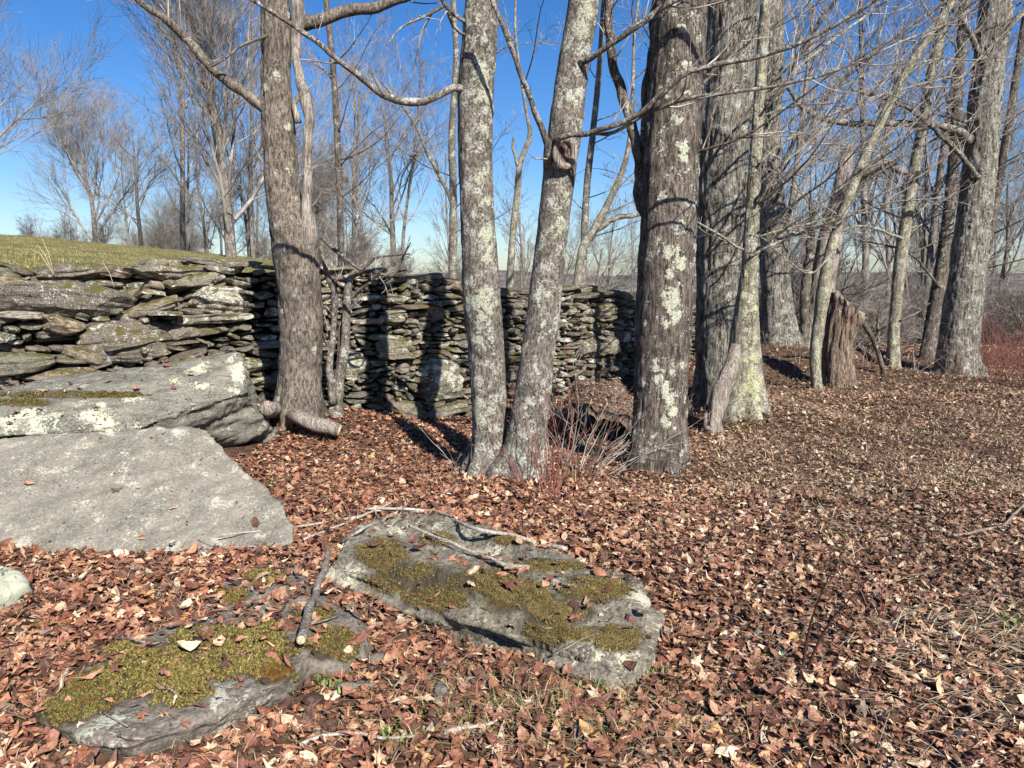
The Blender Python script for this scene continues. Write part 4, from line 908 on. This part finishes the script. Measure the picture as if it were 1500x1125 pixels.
# ------------------------------------------------------------------ leaf litter
def leafproto(kind, rng, two=True):
    if kind == 0:    # lobed maple-like
        K = 15; a = np.arange(K)*2*PI/K; R = np.array([1, .5, .85, .42, .8, .5, .62, .35, .35, .62, .5, .8, .42, .85, .5])*rng.uniform(.85, 1.15, K)
        R = R*np.array([1]*K)
    elif kind == 1:  # ovate
        K = 10; a = np.arange(K)*2*PI/K; R = 1/np.sqrt(np.cos(a)**2+(np.sin(a)/.52)**2)*rng.uniform(.88, 1.1, K)
    elif kind == 2:  # torn fragment
        K = 8; a = np.sort(rng.uniform(0, 2*PI, K)); R = rng.uniform(.45, .9, K)
    else:            # rolled narrow
        K = 8; a = np.arange(K)*2*PI/K; R = 1/np.sqrt(np.cos(a)**2+(np.sin(a)/.25)**2)*rng.uniform(.9, 1.1, K)
    ring = np.stack([R*np.cos(a), R*np.sin(a)], 1)
    pts = np.vstack([[0, 0], ring*.52, ring]) if two else np.vstack([[0, 0], ring])
    x, y = pts[:, 0], pts[:, 1]
    th = rng.uniform(0, PI) if kind else rng.normal(0, .3)
    u = x*math.cos(th)+y*math.sin(th); v = -x*math.sin(th)+y*math.cos(th)
    z = rng.uniform(.05, .9)*v*v*rng.choice([1, 1, -1])+rng.uniform(-.4, .5)*u*u+rng.uniform(-.2, .2)*u*v-rng.uniform(.0, .25)*np.abs(v)+rng.normal(size=len(x))*.05
    V = np.stack([x, y, z], 1)*.5
    k = np.arange(K); k2 = (k+1) % K
    if two:
        T = np.vstack([np.stack([k*0, 1+k, 1+k2], 1), np.stack([1+k, 1+K+k, 1+K+k2], 1), np.stack([1+k, 1+K+k2, 1+k2], 1)])
    else: T = np.stack([k*0, 1+k, 1+k2], 1)
    return V, T
def rotmats(yaw, tilt, az):
    cy, sy = np.cos(yaw), np.sin(yaw); n = len(yaw)
    Rz = np.zeros((n, 3, 3)); Rz[:, 0, 0] = cy; Rz[:, 0, 1] = -sy; Rz[:, 1, 0] = sy; Rz[:, 1, 1] = cy; Rz[:, 2, 2] = 1
    ax = np.stack([np.cos(az), np.sin(az), az*0], 1); K = np.zeros((n, 3, 3))
    K[:, 0, 2] = ax[:, 1]; K[:, 1, 2] = -ax[:, 0]; K[:, 2, 0] = -ax[:, 1]; K[:, 2, 1] = ax[:, 0]
    s, c = np.sin(tilt)[:, None, None], np.cos(tilt)[:, None, None]
    Rt = np.eye(3)[None]+s*K+(1-c)*(K@K)
    return Rt@Rz
LEAFC = np.array([(.30, .125, .07), (.38, .185, .105), (.22, .085, .052), (.46, .25, .145), (.14, .06, .04), (.54, .35, .22), (.62, .48, .33), (.33, .16, .10), (.085, .04, .03), (.24, .11, .08), (.52, .30, .11)])
WL_ = np.array([.17, .15, .14, .13, .10, .08, .05, .08, .05, .04, .01])
LEAFR = np.array([(.30, .15, .095), (.42, .25, .155), (.22, .11, .072), (.54, .37, .24), (.15, .075, .05), (.62, .48, .33), (.68, .57, .41), (.38, .21, .14), (.09, .05, .035), (.32, .18, .12), (.56, .37, .16)])
def scatter(mb, N, y0, y1, power, smin, smax, seed, two, kinds, zoff, tiltmax, xm=.75, mask=None):
    rng = RS(seed); u = rng.rand(N); yy = (y0**power+u*(y1**power-y0**power))**(1/power)
    xx = rng.uniform(-1, 1, N)*(xm*yy+1.3)
    keep = yy < wallY(xx)-.05+.0*xx
    keep |= xx > 5.8
    xx, yy = xx[keep], yy[keep]
    if mask is not None:
        m = mask(xx, yy, rng); xx, yy = xx[m], yy[m]
    zz = np.empty(len(xx)); ok = np.ones(len(xx), bool); tx = np.zeros(len(xx)); ty = np.zeros(len(xx))
    for i in range(len(xx)):
        h, isr, nn = down(xx[i], yy[i])
        zz[i] = h
        if isr >= 0:
            pr = {0: .004, 1: .02, 2: .05, 3: .10, 4: .0}.get(isr, .25)
            if isr == 3 and xx[i]+.0 < -.9 and yy[i] > 2.95: pr = .28
            if isr > 8: pr = .8
            if rng.rand() > pr or nn.z < .5: ok[i] = False
    xx, yy, zz = xx[ok], yy[ok], zz[ok]; n = len(xx)
    P = [leafproto(kinds[q % len(kinds)], RS(seed*50+q), two) for q in range(16)]
    which = rng.randint(0, 16, n); right = sstep(-.6, 2.4, xx+ .25*(yy-4))
    pat = .5+.5*fbm(np.stack([xx*1.2, yy*1.2, xx*0], 1), 2, 12)
    size = rng.uniform(smin, smax, n)*(1-.30*right)
    for q in range(16):
        m = which == q; c = m.sum()
        if not c: continue
        V, T = P[q]
        R = rotmats(rng.uniform(0, 2*PI, c), rng.rand(c)**1.7*tiltmax, rng.uniform(0, 2*PI, c))
        W = np.einsum('nij,vj->nvi', R, V)*size[m][:, None, None]
        W += np.stack([xx[m], yy[m], zz[m]+rng.uniform(0, 1, c)**1.5*zoff+.006], 1)[:, None]
        TT = (T[None]+(np.arange(c)*len(V))[:, None, None]).reshape(-1, 3)
        ci = rng.choice(len(LEAFC), c, p=WL_); f = right[m][:, None]
        col = (LEAFC[ci]*(1-f)*np.array([1.15, 1.15, 1.14])+LEAFR[ci]*f*np.array([1.06, 1.05, 1.02])); col = col*np.where(rng.rand(c, 1) < .22, rng.uniform(.22, .5, (c, 1)), rng.uniform(.75, 1.15, (c, 1)))*(.78+.40*pat[m][:, None])
        col = np.concatenate([col, np.ones((c, 1))], 1)
        ev = np.repeat(col, len(V), 0); ev[:, :3] *= rng.uniform(.82, 1.14, (len(ev), 1)); mb.add(W.reshape(-1, 3), None, TT, col=ev)
def edgem(px0, px1, py0, py1): pass
mb = MB()
scatter(mb, 38000, 1.7, 5.4, 1.6, .036, .105, 1, True, [0, 1, 2, 1, 3, 0, 3], .035, 1.1)
scatter(mb, 42000, 1.7, 6.5, 1.6, .012, .045, 5, True, [2, 3, 1, 3], .04, 1.3)
scatter(mb, 75000, 5.0, 9.8, 1.8, .035, .085, 2, False, [0, 1, 2, 3], .035, 1.05)
scatter(mb, 60000, 9.0, 19, 1.7, .05, .10, 3, False, [1, 2, 3], .04, 1.1)
tag(solo('leaf_litter', mb, M_leaf, base=(0, 0, 0), smooth=False), 'brown and russet fallen leaves carpeting the woodland floor', 'leaves', kind='stuff')
# ------------------------------------------------------------------ blades (field grass, dry straw)
def blades(mb, xx, yy, zz, rng, hmin, hmax, wid, cols, lean=.5, flat=False, az0=None):
    if flat: lean = 1.35
    n = len(xx); h = rng.uniform(hmin, hmax, n); a = rng.uniform(0, 2*PI, n) if az0 is None else rng.normal(az0, .7, n)
    b = np.stack([xx, yy, zz], 1); s = np.stack([-np.sin(a), np.cos(a), a*0], 1)*wid/2; d = np.stack([np.cos(a), np.sin(a), a*0], 1)
    l = rng.uniform(.5 if flat else .1, 1, n)*lean
    mid = b+d*(h*l*.4)[:, None]+np.array([0, 0, 1])*(h*.6*np.maximum(.05, 1-(.75 if flat else .2)*l))[:, None]; tip = b+d*(h*l*1.1)[:, None]+np.array([0, 0, 1])*(h*np.maximum(.03, 1-(.93 if flat else .55)*l))[:, None]
    V = np.stack([b-s, b+s, mid+s*.8, mid-s*.8, tip], 1).reshape(-1, 3); o = np.arange(n)*5
    Q = np.stack([o, o+1, o+2, o+3], 1); T = np.stack([o+3, o+2, o+4], 1)
    c = cols[rng.randint(0, len(cols), n)]*rng.uniform(.7, 1.2, (n, 1)); c = np.concatenate([c, np.ones((n, 1))], 1)
    mb.add(V, Q, T, col=np.repeat(c, 5, 0))
rng = RS(5); n = 150000; yy = 5.6+rng.rand(n)**1.4*26; xx = -yy*rng.uniform(.15, .95, n)-rng.uniform(0, 1, n)
k = yy > fieldY(xx)+.02; xx, yy = xx[k], yy[k]; zz = zfield(xx, yy)
tuft = fbm(np.stack([xx*1.5, yy*.9, xx*0], 1), 3, 77) > .1; kk = tuft | (rng.rand(len(xx)) < .55); xx, yy, zz = xx[kk], yy[kk], zz[kk]
mb = MB(); blades(mb, xx, yy, zz-.005, rng, .012, .042, .008, np.array([(.22, .19, .075), (.28, .24, .10), (.13, .14, .045), (.36, .31, .16), (.10, .10, .035)]))
tag(solo('lawn_grass', mb, M_plain, base=(0, 0, 0)), 'short yellowing grass on the sloping field above the wall', 'grass', kind='stuff')
rng = RS(6); STR = np.array([(.50, .40, .24), (.60, .50, .32), (.36, .27, .15), (.66, .58, .42)])
mb = MB(); n = 3500; yy = rng.uniform(2.1, 7, n); xx = rng.uniform(-.5, 5.5, n); dn = .5+.5*fbm(np.stack([xx*1.6, yy*1.6, xx*0], 1), 2, 31); k = (rng.rand(n) < sstep(.35, .9, dn)*sstep(.2, 2.2, xx)); xx, yy = xx[k], yy[k]
blades(mb, xx, yy, gz(xx, yy)+.025, rng, .08, .28, .0035, STR, lean=1.0, flat=True)
n = 550; cx = rng.normal(2.15, .40, n); cy = rng.normal(2.75, .35, n); blades(mb, cx, cy, gz(cx, cy)+.03, rng, .10, .26, .003, STR, lean=1., flat=True, az0=-.5)
n = 9000; yy = rng.uniform(5, 15, n); xx = rng.uniform(.28, .75, n)*yy; blades(mb, xx, yy, gz(xx, yy)+.03, rng, .05, .14, .004, STR*.8, lean=1., flat=True)
n = 1200; c2 = hit(820, 1010); cx = rng.normal(c2[0]-.1, .35, n); cy = rng.normal(c2[1]-.12, .16, n); blades(mb, cx, cy, gz(cx, cy)+.015, rng, .03, .14, .003, np.array([(.45, .36, .2), (.14, .2, .05), (.3, .22, .12)]), lean=1., flat=True)
n = 9000; yy = rng.uniform(1.9, 8, n); xx = rng.uniform(-.8, .8, n)*yy; k = (yy < wallY(xx)-.4); xx, yy = xx[k], yy[k]; zz = np.array([down(a, b)[0] if down(a, b)[1] < 0 else -1 for a, b in zip(xx, yy)]); k = zz > -.9; xx, yy, zz = xx[k], yy[k], zz[k]
blades(mb, xx, yy, zz+.035, rng, .03, .10, .003, np.array([(.36, .26, .16), (.45, .34, .22), (.18, .11, .07), (.10, .06, .045)]), lean=1., flat=True)
tag(solo('dry_grass', mb, M_plain, base=(0, 0, 0)), 'flattened straw-coloured grass stems among the leaves', 'grass', kind='stuff')
# sprinkling of small fresh green sprouts
rng = RS(8); mb = MB()
for (px, py, n_) in [(470, 1000, 120), (400, 712, 40), (1140, 970, 20), (600, 1085, 50), (940, 955, 50), (1495, 920, 60), (920, 965, 30), (1075, 625, 80), (880, 1020, 40)]:
    c = hit(px, py); xx = rng.normal(c[0], .07*c[1]/3, n_); yy = rng.normal(c[1], .05*c[1]/3, n_); blades(mb, xx, yy, gz(xx, yy)+.02, rng, .012, .04, .010, np.array([(.11, .18, .04), (.18, .24, .07)]), lean=1.)
tag(solo('green_sprouts', mb, M_plain, base=(0, 0, 0)), 'tiny fresh green sprouts poking up through the leaves', 'plants', kind='stuff')
# ------------------------------------------------------------------ moss cushions
def inpoly(P, poly):
    x, y = P[:, 0], P[:, 1]; ins = np.zeros(len(P), bool); n = len(poly)
    for i in range(n):
        x1, y1 = poly[i]; x2, y2 = poly[(i+1) % n]
        c = ((y1 > y) != (y2 > y)) & (x < (x2-x1)*(y-y1)/(y2-y1+1e-12)+x1); ins ^= c
    return ins
def moss_stain(root, blobs):
    rk = [o for o in C.objects if o.parent == root and o.name.startswith('rock')][0]; me = rk.data
    V = np.empty(len(me.vertices)*3); me.vertices.foreach_get('co', V); V = V.reshape(-1, 3)+np.array(root.location)-np.array([0, 0, CAMZ])
    zc = V[:, 1]*cp-V[:, 2]*sp; px = 750+F*V[:, 0]/zc; py = 562.5-F*(V[:, 1]*sp+V[:, 2]*cp)/zc
    at = me.attributes.get('moss') or me.attributes.new('moss', 'FLOAT', 'POINT')
    cur = np.empty(len(V)); at.data.foreach_get('value', cur)
    for (bx, by, rx, ry) in blobs: cur = np.maximum(cur, 1.15*np.exp(-.8*(((px-bx)/rx)**2+((py-by)/ry)**2)))
    at.data.foreach_set('value', cur.astype(np.float32))
def moss(root, bv, blobs, n, cols, seed, h=.016, thr=.0, label=None, noise_f=14):
    moss_stain(root, blobs)
    """blobs in px: px, py, rx, ry ; tufts and a cushion beneath"""
    rng = RS(seed); o = Vector((0, 0, CAMZ)); pos = []; nor = []; ed = []
    A = np.array([b[2]*b[3] for b in blobs], float); ch = rng.choice(len(blobs), n, p=A/A.sum())
    for i in ch:
        px, py, rx, ry = blobs[i]; a = rng.uniform(0, 2*PI); q = math.sqrt(rng.rand())*1.12; x = px+rx*q*math.cos(a); y = py+ry*q*math.sin(a)
        hh = bv.ray_cast(o, Vector(ray(x, y)))
        if hh[0] is None or hh[1].z < .0: continue
        pos.append(hh[0]); nor.append(hh[1]); ed.append(q)
    pos = np.array(pos); nor = np.array(nor); ed = np.array(ed)
    nz = fbm(pos@noise_f if np.ndim(noise_f) == 2 else pos*noise_f, 3, seed)+.25*fbm(pos*60, 2, seed+1); k = nz-1.1*(ed**3)+rng.normal(size=len(nz))*.22 > thr-.45
    pos, nor, nz, ed = pos[k], nor[k], nz[k], ed[k]; m = len(pos)
    cush = h*(.3+1.1*np.clip(nz+.3, 0, 1))*(1-.6*ed)
    top = pos+nor*cush[:, None]
    mb = MB(); K = 5; a = np.arange(K)*2*PI/K; R = rng.uniform(.0035, .0065, m)
    yaw = rng.uniform(0, 6.28, m)
    V = np.zeros((m, K+1, 3)); 
    tilt = nor*1+rng.normal(size=(m, 3))*.35; tilt /= np.linalg.norm(tilt, axis=1)[:, None]
    u = np.cross(tilt, [1., 0, 0]); u /= np.linalg.norm(u, axis=1)[:, None]; w = np.cross(tilt, u)
    for q in range(K): V[:, q] = top-tilt*.004+R[:, None]*(np.cos(a[q]+yaw)[:, None]*u+np.sin(a[q]+yaw)[:, None]*w)*(1 if q % 2 else .6)
    V[:, K] = top+tilt*rng.uniform(.002, .007, (m, 1))
    o_ = np.arange(m)*(K+1); T = np.concatenate([np.stack([o_+q, o_+(q+1) % K, o_+K], 1) for q in range(K)])
    c = cols[rng.randint(0, len(cols), m)]*rng.uniform(.65, 1.25, (m, 1)); c = np.concatenate([c, np.ones((m, 1))], 1)
    mb.add(V.reshape(-1, 3), None, T, col=np.repeat(c, K+1, 0))
    ob = child('moss', mb, M_plain, root, False)
    if label: ob['label'] = label
GRN = np.array([(.15, .122, .028), (.21, .168, .042), (.10, .085, .022), (.27, .225, .075), (.06, .05, .016), (.09, .05, .02)]); BRN = np.array([(.10, .070, .026), (.145, .10, .034), (.06, .04, .016), (.21, .16, .06), (.12, .10, .035)])
_ax = zC(880, 930, .1)-zC(540, 800, .1); _ax[2] = 0; _ax /= np.linalg.norm(_ax); _cr = np.array([-_ax[1], _ax[0], 0])
MC = np.stack([_ax*7, _cr*30, np.array([0, 0, 10.])], 1)
RBR = np.array([(.12, .06, .015), (.16, .09, .02), (.08, .04, .01)])
moss(rD, bvD, [(210, 985, 78, 46), (300, 960, 70, 40), (375, 950, 60, 42), (250, 1010, 60, 30), (400, 985, 40, 20)], 30000, GRN, 1, h=.024, thr=-.15)
moss(rD, bvD, [(90, 1035, 52, 34), (140, 1010, 40, 34)], 12000, GRN*.75, 2, h=.02, thr=-.1)
moss(rD, bvD, [(385, 842, 38, 15), (342, 872, 26, 14)], 7000, GRN*.9, 3, h=.02, thr=-.1); moss(rD, bvD, [(490, 945, 50, 28), (455, 900, 36, 16)], 9000, GRN*.75, 4, h=.014, thr=.1)
moss(rD, bvD, [(128, 1010, 24, 24), (400, 988, 30, 12)], 6000, RBR, 14, h=.024, thr=-.0)
moss(rC, bvC, [(560, 812, 44, 26), (600, 850, 70, 28), (640, 868, 64, 30), (700, 852, 86, 24), (755, 875, 60, 30), (800, 915, 40, 36), (770, 790, 60, 10)], 70000, BRN, 5, h=.009, thr=.10, noise_f=MC)
moss(rC, bvC, [(810, 828, 60, 10), (870, 862, 60, 22), (905, 935, 40, 20), (880, 930, 60, 12), (820, 895, 50, 20), (640, 790, 30, 10)], 40000, BRN*1.15, 6, h=.008, thr=.14, noise_f=MC)
moss(rA, bvA, [(100, 578, 130, 6), (30, 590, 60, 6)], 6000, GRN*.8, 7, h=.014, thr=.0)
# ------------------------------------------------------------------ sticks
def stick(label, pts, wpx, mat=M_stick, lift=0., cut=False, cat='stick', tip=.5, tw=0, name='stick', lifts=None):
    P = []
    for i, (px, py) in enumerate(pts):
        h = hit(px, py); rad = wpx/F*h[1]/2; l = (lifts[i] if lifts else lift)+rad
        # lift towards the camera ray so that it stays where it is seen
        q = atZ(px, py, h[2]+l) if ray(px, py)[2] < -.05 else h; P.append([*q, rad*(1-(1-tip)*i/(len(pts)-1))])
    rt = None; mb = MB(); PP, rr = simple(mb, P, k=10, step=.03, seed=len(label))
    base = PP.mean(0); 
    r = empty(name, base, label, cat); (addbranch(mb, PP, rr, r, mat, RS(len(label)), tw, .18, 1, .1, .15, name='shaft') if tw else child('shaft', mb, mat, r))
    if cut:
        mb = MB(); d = unit(PP[0]-PP[1]); c = PP[0]+d*.001; tube(mb, [c, c+d*.012, c+d*.014], [rr[0]*.86, rr[0]*.82, rr[0]*.5], 14); child('cut_end', mb, M_cut, r)
    return r
stick('cut branch piece with a pale sawn end lying across the mossy slab', [(441, 934), (452, 900), (464, 868), (474, 832), (482, 802)], 15, cut=True, lifts=[.05, .045, .04, .03, .02], tip=.55)
stick('bleached smooth stick lying along the top of the layered slab', [(775, 832), (735, 826), (700, 812), (650, 792), (600, 770)], 8, M_pale, lift=.022, tip=.5, tw=3)
stick('long thin pale stick behind the layered slab, upper end among the leaves', [(832, 803), (780, 792), (720, 778), (680, 768), (640, 750), (590, 746), (535, 745)], 7, M_pale, lift=.022, tip=.5, tw=4)
stick('grey crooked stick above the layered slab pointing left', [(625, 748), (560, 748), (520, 758), (470, 766), (430, 772), (320, 784)], 5, M_pale, lift=.022, tip=.4, tw=5)
stick('dark thin twig lying on the lower edge of the pale slab', [(430, 798), (370, 800), (318, 801), (290, 790)], 3, M_twigd, tip=.6)
stick('short broken stick end in the leaves just below the pale slab', [(233, 868), (246, 858), (256, 851)], 9, M_dead, cut=False, tip=.9)
stick('curved whitish stick on the leaves along the bottom, left of centre', [(440, 1090), (470, 1076), (520, 1073), (560, 1080), (610, 1078)], 7, M_pale, lift=.022, tip=.6)
stick('curved whitish stick on the leaves along the bottom, under the small upright stone', [(650, 1075), (690, 1066), (715, 1062), (735, 1050)], 8, M_pale, lift=.022, tip=.5)
stick('thin straight twig pointing at the mossy slab from the left', [(85, 1005), (110, 965), (140, 940), (162, 925)], 6, M_stick, tip=.5)
stick('short pale stick beside the thin twig left of the mossy slab', [(88, 1002), (97, 985), (106, 970)], 7, M_pale, lift=.022, tip=.7)
stick('grey branch lying on the leaves near the right edge', [(1395, 785), (1430, 780), (1470, 768), (1500, 740), (1540, 720)], 4.5, M_dead, lift=.022, tip=.8, tw=4)
stick('pale short log piece with peeling bark below the first big trunk', [(494, 630), (470, 622), (440, 612), (405, 602), (392, 598)], 21, M_dead, tip=1.0, cut=True, cat='log', name='log')
stick('pale twig bundle piece crossing the grey crooked stick', [(445, 790), (500, 768), (545, 750), (600, 722), (622, 712)], 4, M_pale, lift=.03, tip=.5, tw=4)
stick('short pale stick lying left of the layered slab tip', [(500, 795), (530, 775), (570, 757), (588, 742)], 5, M_pale, lift=.03, tip=.6)
stick('thin fallen branch on the leaves in front of the two close trunks', [(545, 745), (570, 770), (600, 735), (640, 722)], 3, M_twig, tip=.5, tw=5)
stick('dark branch leaning from the broken stump down to the right', [(1296, 522), (1280, 480)], 5, M_twigd, tip=.5)
rg = RS(91)
for i in range(34):
    px = rg.uniform(20, 1480); py = rg.uniform(730, 1110); a = rg.uniform(-1, 1); L_ = rg.uniform(18, 70)*(py-400)/500
    pts = [(px+t*L_*math.cos(a)+rg.normal()*2, py+t*L_*math.sin(a)*.6+rg.normal()*2) for t in (0, .35, .7, 1)]
    P = np.array([hit(*q) for q in pts]); rad = rg.uniform(.002, .005); P[:, 2] += rad+.02; mb = MB(); rows = [[*q, rad*(1-.12*j)] for j, q in enumerate(P)]
    simple(mb, rows, k=6, step=.03, seed=i); o = solo('twig', mb, [M_dead, M_twigd, M_stick][i % 3], 'thin fallen twig scattered on the leaves, one of many alike', 'twig', 'fallen twigs on the leaves')
# leaning grey sticks / small details near T4 right foot
tree('tree_stub', 'thin grey upright stub standing at the right foot of the dark trunk', [(1000, 650, 6.8, 10), (1001, 620, 6.8, 9), (1000, 580, 6.8, 8), (998, 572, 6.8, 5)], M_dead, seed=97, extend=0, auto=0, k=24, flare=.1, amp=.004, cat='stub')
tree('fallen_branch', 'fallen dark branch propped from the broken stump down to the leaves', [(1296, 528, 11.2, 7), (1280, 500, 11.1, 7), (1262, 470, 11.0, 7), (1250, 455, 10.9, 6), (1240, 448, 10.8, 4)], M_bark4, seed=98, extend=0, auto=0, k=16, flare=0, amp=.003, cat='branch')
# ------------------------------------------------------------------ brush and saplings
def brush(label, px, py, n, H, rng, spread, mat, group=None, lean=(0, 0), name='shrub', rad=.004, rb=.06, lvl=2, dens=4, L=.3, cat='shrub'):
    c = hit(px, py); r = empty(name, c, label, cat, group)
    for i in range(n):
        a = rng.uniform(0, 2*PI); q = rng.rand()*rb; p = c+np.array([math.cos(a)*q, math.sin(a)*q, -.02]); h = H*rng.uniform(.5, 1.05)
        d = unit(np.array([math.cos(a)*spread+lean[0], math.sin(a)*spread+lean[1], 1])*1.0); pts = [p]; dd = d
        for k in range(9): dd = unit(dd+rng.normal(size=3)*.09+np.array([0, 0, -.03])); pts.append(pts[-1]+dd*h/9)
        pts = np.array(pts); rr = np.linspace(rad, .0015, 10); mb = MB(); tube(mb, pts, rr, 5, cap=False); twigs(mb, pts, rr, rng, dens, L, lvl, up=.2, rmin=.0012); child('stem', mb, mat, r)
rg = RS(123)
brush('reddish twiggy shrub right of the two close trunks', 815, 735, 20, .85, rg, .45, M_redtwig, L=.22, rb=.2)
brush('pale twiggy brush in front of the hollow log', 850, 690, 34, 1.0, rg, .7, M_twig, lean=(.5, .1), L=.3, rb=.35)
brush('tangled twigs spreading over the hollow log towards the dark trunk', 880, 655, 30, .95, rg, .9, M_twig, lean=(.3, .2), L=.3, rb=.45)
brush('thin russet brush at the wall foot left of the hollow log', 815, 640, 30, .9, rg, .5, M_redtwig, L=.3, rb=.4)
brush('sparse twiggy shrub at the left foot of the two close trunks', 675, 690, 5, .5, rg, .6, M_twig, L=.15, rb=.1)
brush('tall thin sapling stem rising left of the dark trunk', 838, 690, 1, 1.9, rg, .05, M_redtwig, name='sapling', cat='sapling', rad=.006, L=.25)
brush('lone dark red seedling with side shoots in the leaves right of the layered slab', 1178, 985, 2, .66, rg, .12, M_darktwig, name='sapling', cat='sapling', rad=.007, rb=.01, L=.14, dens=12)
brush('low spreading seedling right of the lone red seedling', 1290, 905, 6, .38, rg, .9, M_redtwig, name='sapling', cat='sapling', rad=.0035, rb=.06, L=.12)
SP = 'small wispy red-stemmed seedling on the right-hand leafy floor, one of many alike'
for (px, py) in [(1290, 720), (1310, 700), (1360, 660), (1385, 640), (1400, 700), (1420, 660), (1440, 630), (1460, 680), (1340, 740), (1375, 765), (1250, 690), (1480, 620), (1300, 640), (1330, 620), (1495, 700), (1260, 640), (1350, 600), (1150, 720), (1180, 680)]:
    brush(SP, px, py, rg.randint(3, 7), rg.uniform(.35, .7), rg, .5, M_darktwig, group='wispy seedlings on the right', name='sapling', cat='sapling', rad=.0035, L=.14)
RB = 'dense reddish thicket shrub at the right edge beside the broad pale trunk'
for (px, py) in [(1440, 560), (1470, 555), (1500, 560), (1530, 570), (1455, 540), (1490, 535), (1580, 560), (1430, 530), (1640, 570)]:
    brush(RB, px, py, 16, rg.uniform(.9, 1.4), rg, .5, M_redtwig, group='reddish shrubs at the right edge', rad=.005, L=.4, rb=.5, dens=5)
for (px, py) in [(1150, 520), (1170, 545), (1260, 545), (1280, 530), (1340, 545), (1230, 520)]:
    brush('loose twiggy brush at the foot of the trees around the stump, one of several alike', px, py, 8, rg.uniform(.5, .9), rg, .8, M_twig, group='brush around the stump', rad=.004, L=.35, rb=.4, dens=5)
# two stalks of tall dry grass on the field
for i, (px, py, h) in enumerate([(86, 402, .33), (172, 382, .22)]):
    x, y = (px-750)/F*7.0, 7.0; z = float(zfield(np.array([x]), np.array([y]))[0]); mb = MB()
    for q in range(3 if i == 0 else 1):
        tube(mb, [[x, y, z], [x-.03-.04*q, y, z+h*.6], [x-.08-.05*q, y, z+h*(1-.15*q)]], [.003, .002, .0015], 4)
    mb.at = {}; mb.at['col'] = [np.tile([.6, .5, .32, 1.], (mb.n, 1))]
    solo('grass_stalk', mb, M_plain, ['pair of tall pale dry grass stalks on the field near the left edge', 'single short dry grass stalk on the field above the dark lichened stone'][i], 'grass stalk')
# ------------------------------------------------------------------ world, sun, camera
SAZ = math.radians(26); SEL = math.radians(37)
trav = Vector((-math.sin(SAZ)*math.cos(SEL), math.cos(SAZ)*math.cos(SEL), -math.sin(SEL)))
sd = bpy.data.lights.new('sun', 'SUN'); sd.energy = 5.0; sd.angle = math.radians(.53); sd.color = (1, .95, .87)
so = bpy.data.objects.new('sun', sd); C.objects.link(so); so.rotation_euler = trav.to_track_quat('-Z', 'Y').to_euler(); so.location = (3, -8, 9)
w = bpy.data.worlds.new('World'); bpy.context.scene.world = w; w.use_nodes = True
bgn = w.node_tree.nodes['Background']; skyn = w.node_tree.nodes.new('ShaderNodeTexSky'); skyn.sky_type = 'NISHITA'; skyn.sun_disc = False
skyn.sun_elevation = SEL; skyn.sun_rotation = math.pi-SAZ; skyn.air_density = 1.0; skyn.dust_density = .4; skyn.ozone_density = 2.5; skyn.altitude = 300
hs = w.node_tree.nodes.new('ShaderNodeHueSaturation'); hs.inputs['Saturation'].default_value = 1.32; w.node_tree.links.new(skyn.outputs[0], hs.inputs['Color']); mt = w.node_tree.nodes.new('ShaderNodeMix'); mt.data_type = 'RGBA'; mt.blend_type = 'MULTIPLY'; mt.inputs[0].default_value = 1; mt.inputs[7].default_value = (.85, .945, 1.17, 1); w.node_tree.links.new(hs.outputs[0], mt.inputs[6]); w.node_tree.links.new(mt.outputs[2], bgn.inputs[0]); bgn.inputs[1].default_value = .064
cam = bpy.data.cameras.new('camera'); co = bpy.data.objects.new('camera', cam); C.objects.link(co)
cam.sensor_width = 36; cam.lens = 36*F/1500; cam.clip_end = 2000; co.location = (0, 0, CAMZ); co.rotation_euler = (PI/2-PITCH, 0, 0)
sc = bpy.context.scene; sc.camera = co
sc.view_settings.view_transform = 'Standard'; sc.view_settings.look = 'None'; sc.view_settings.exposure = .84; sc.view_settings.gamma = 1
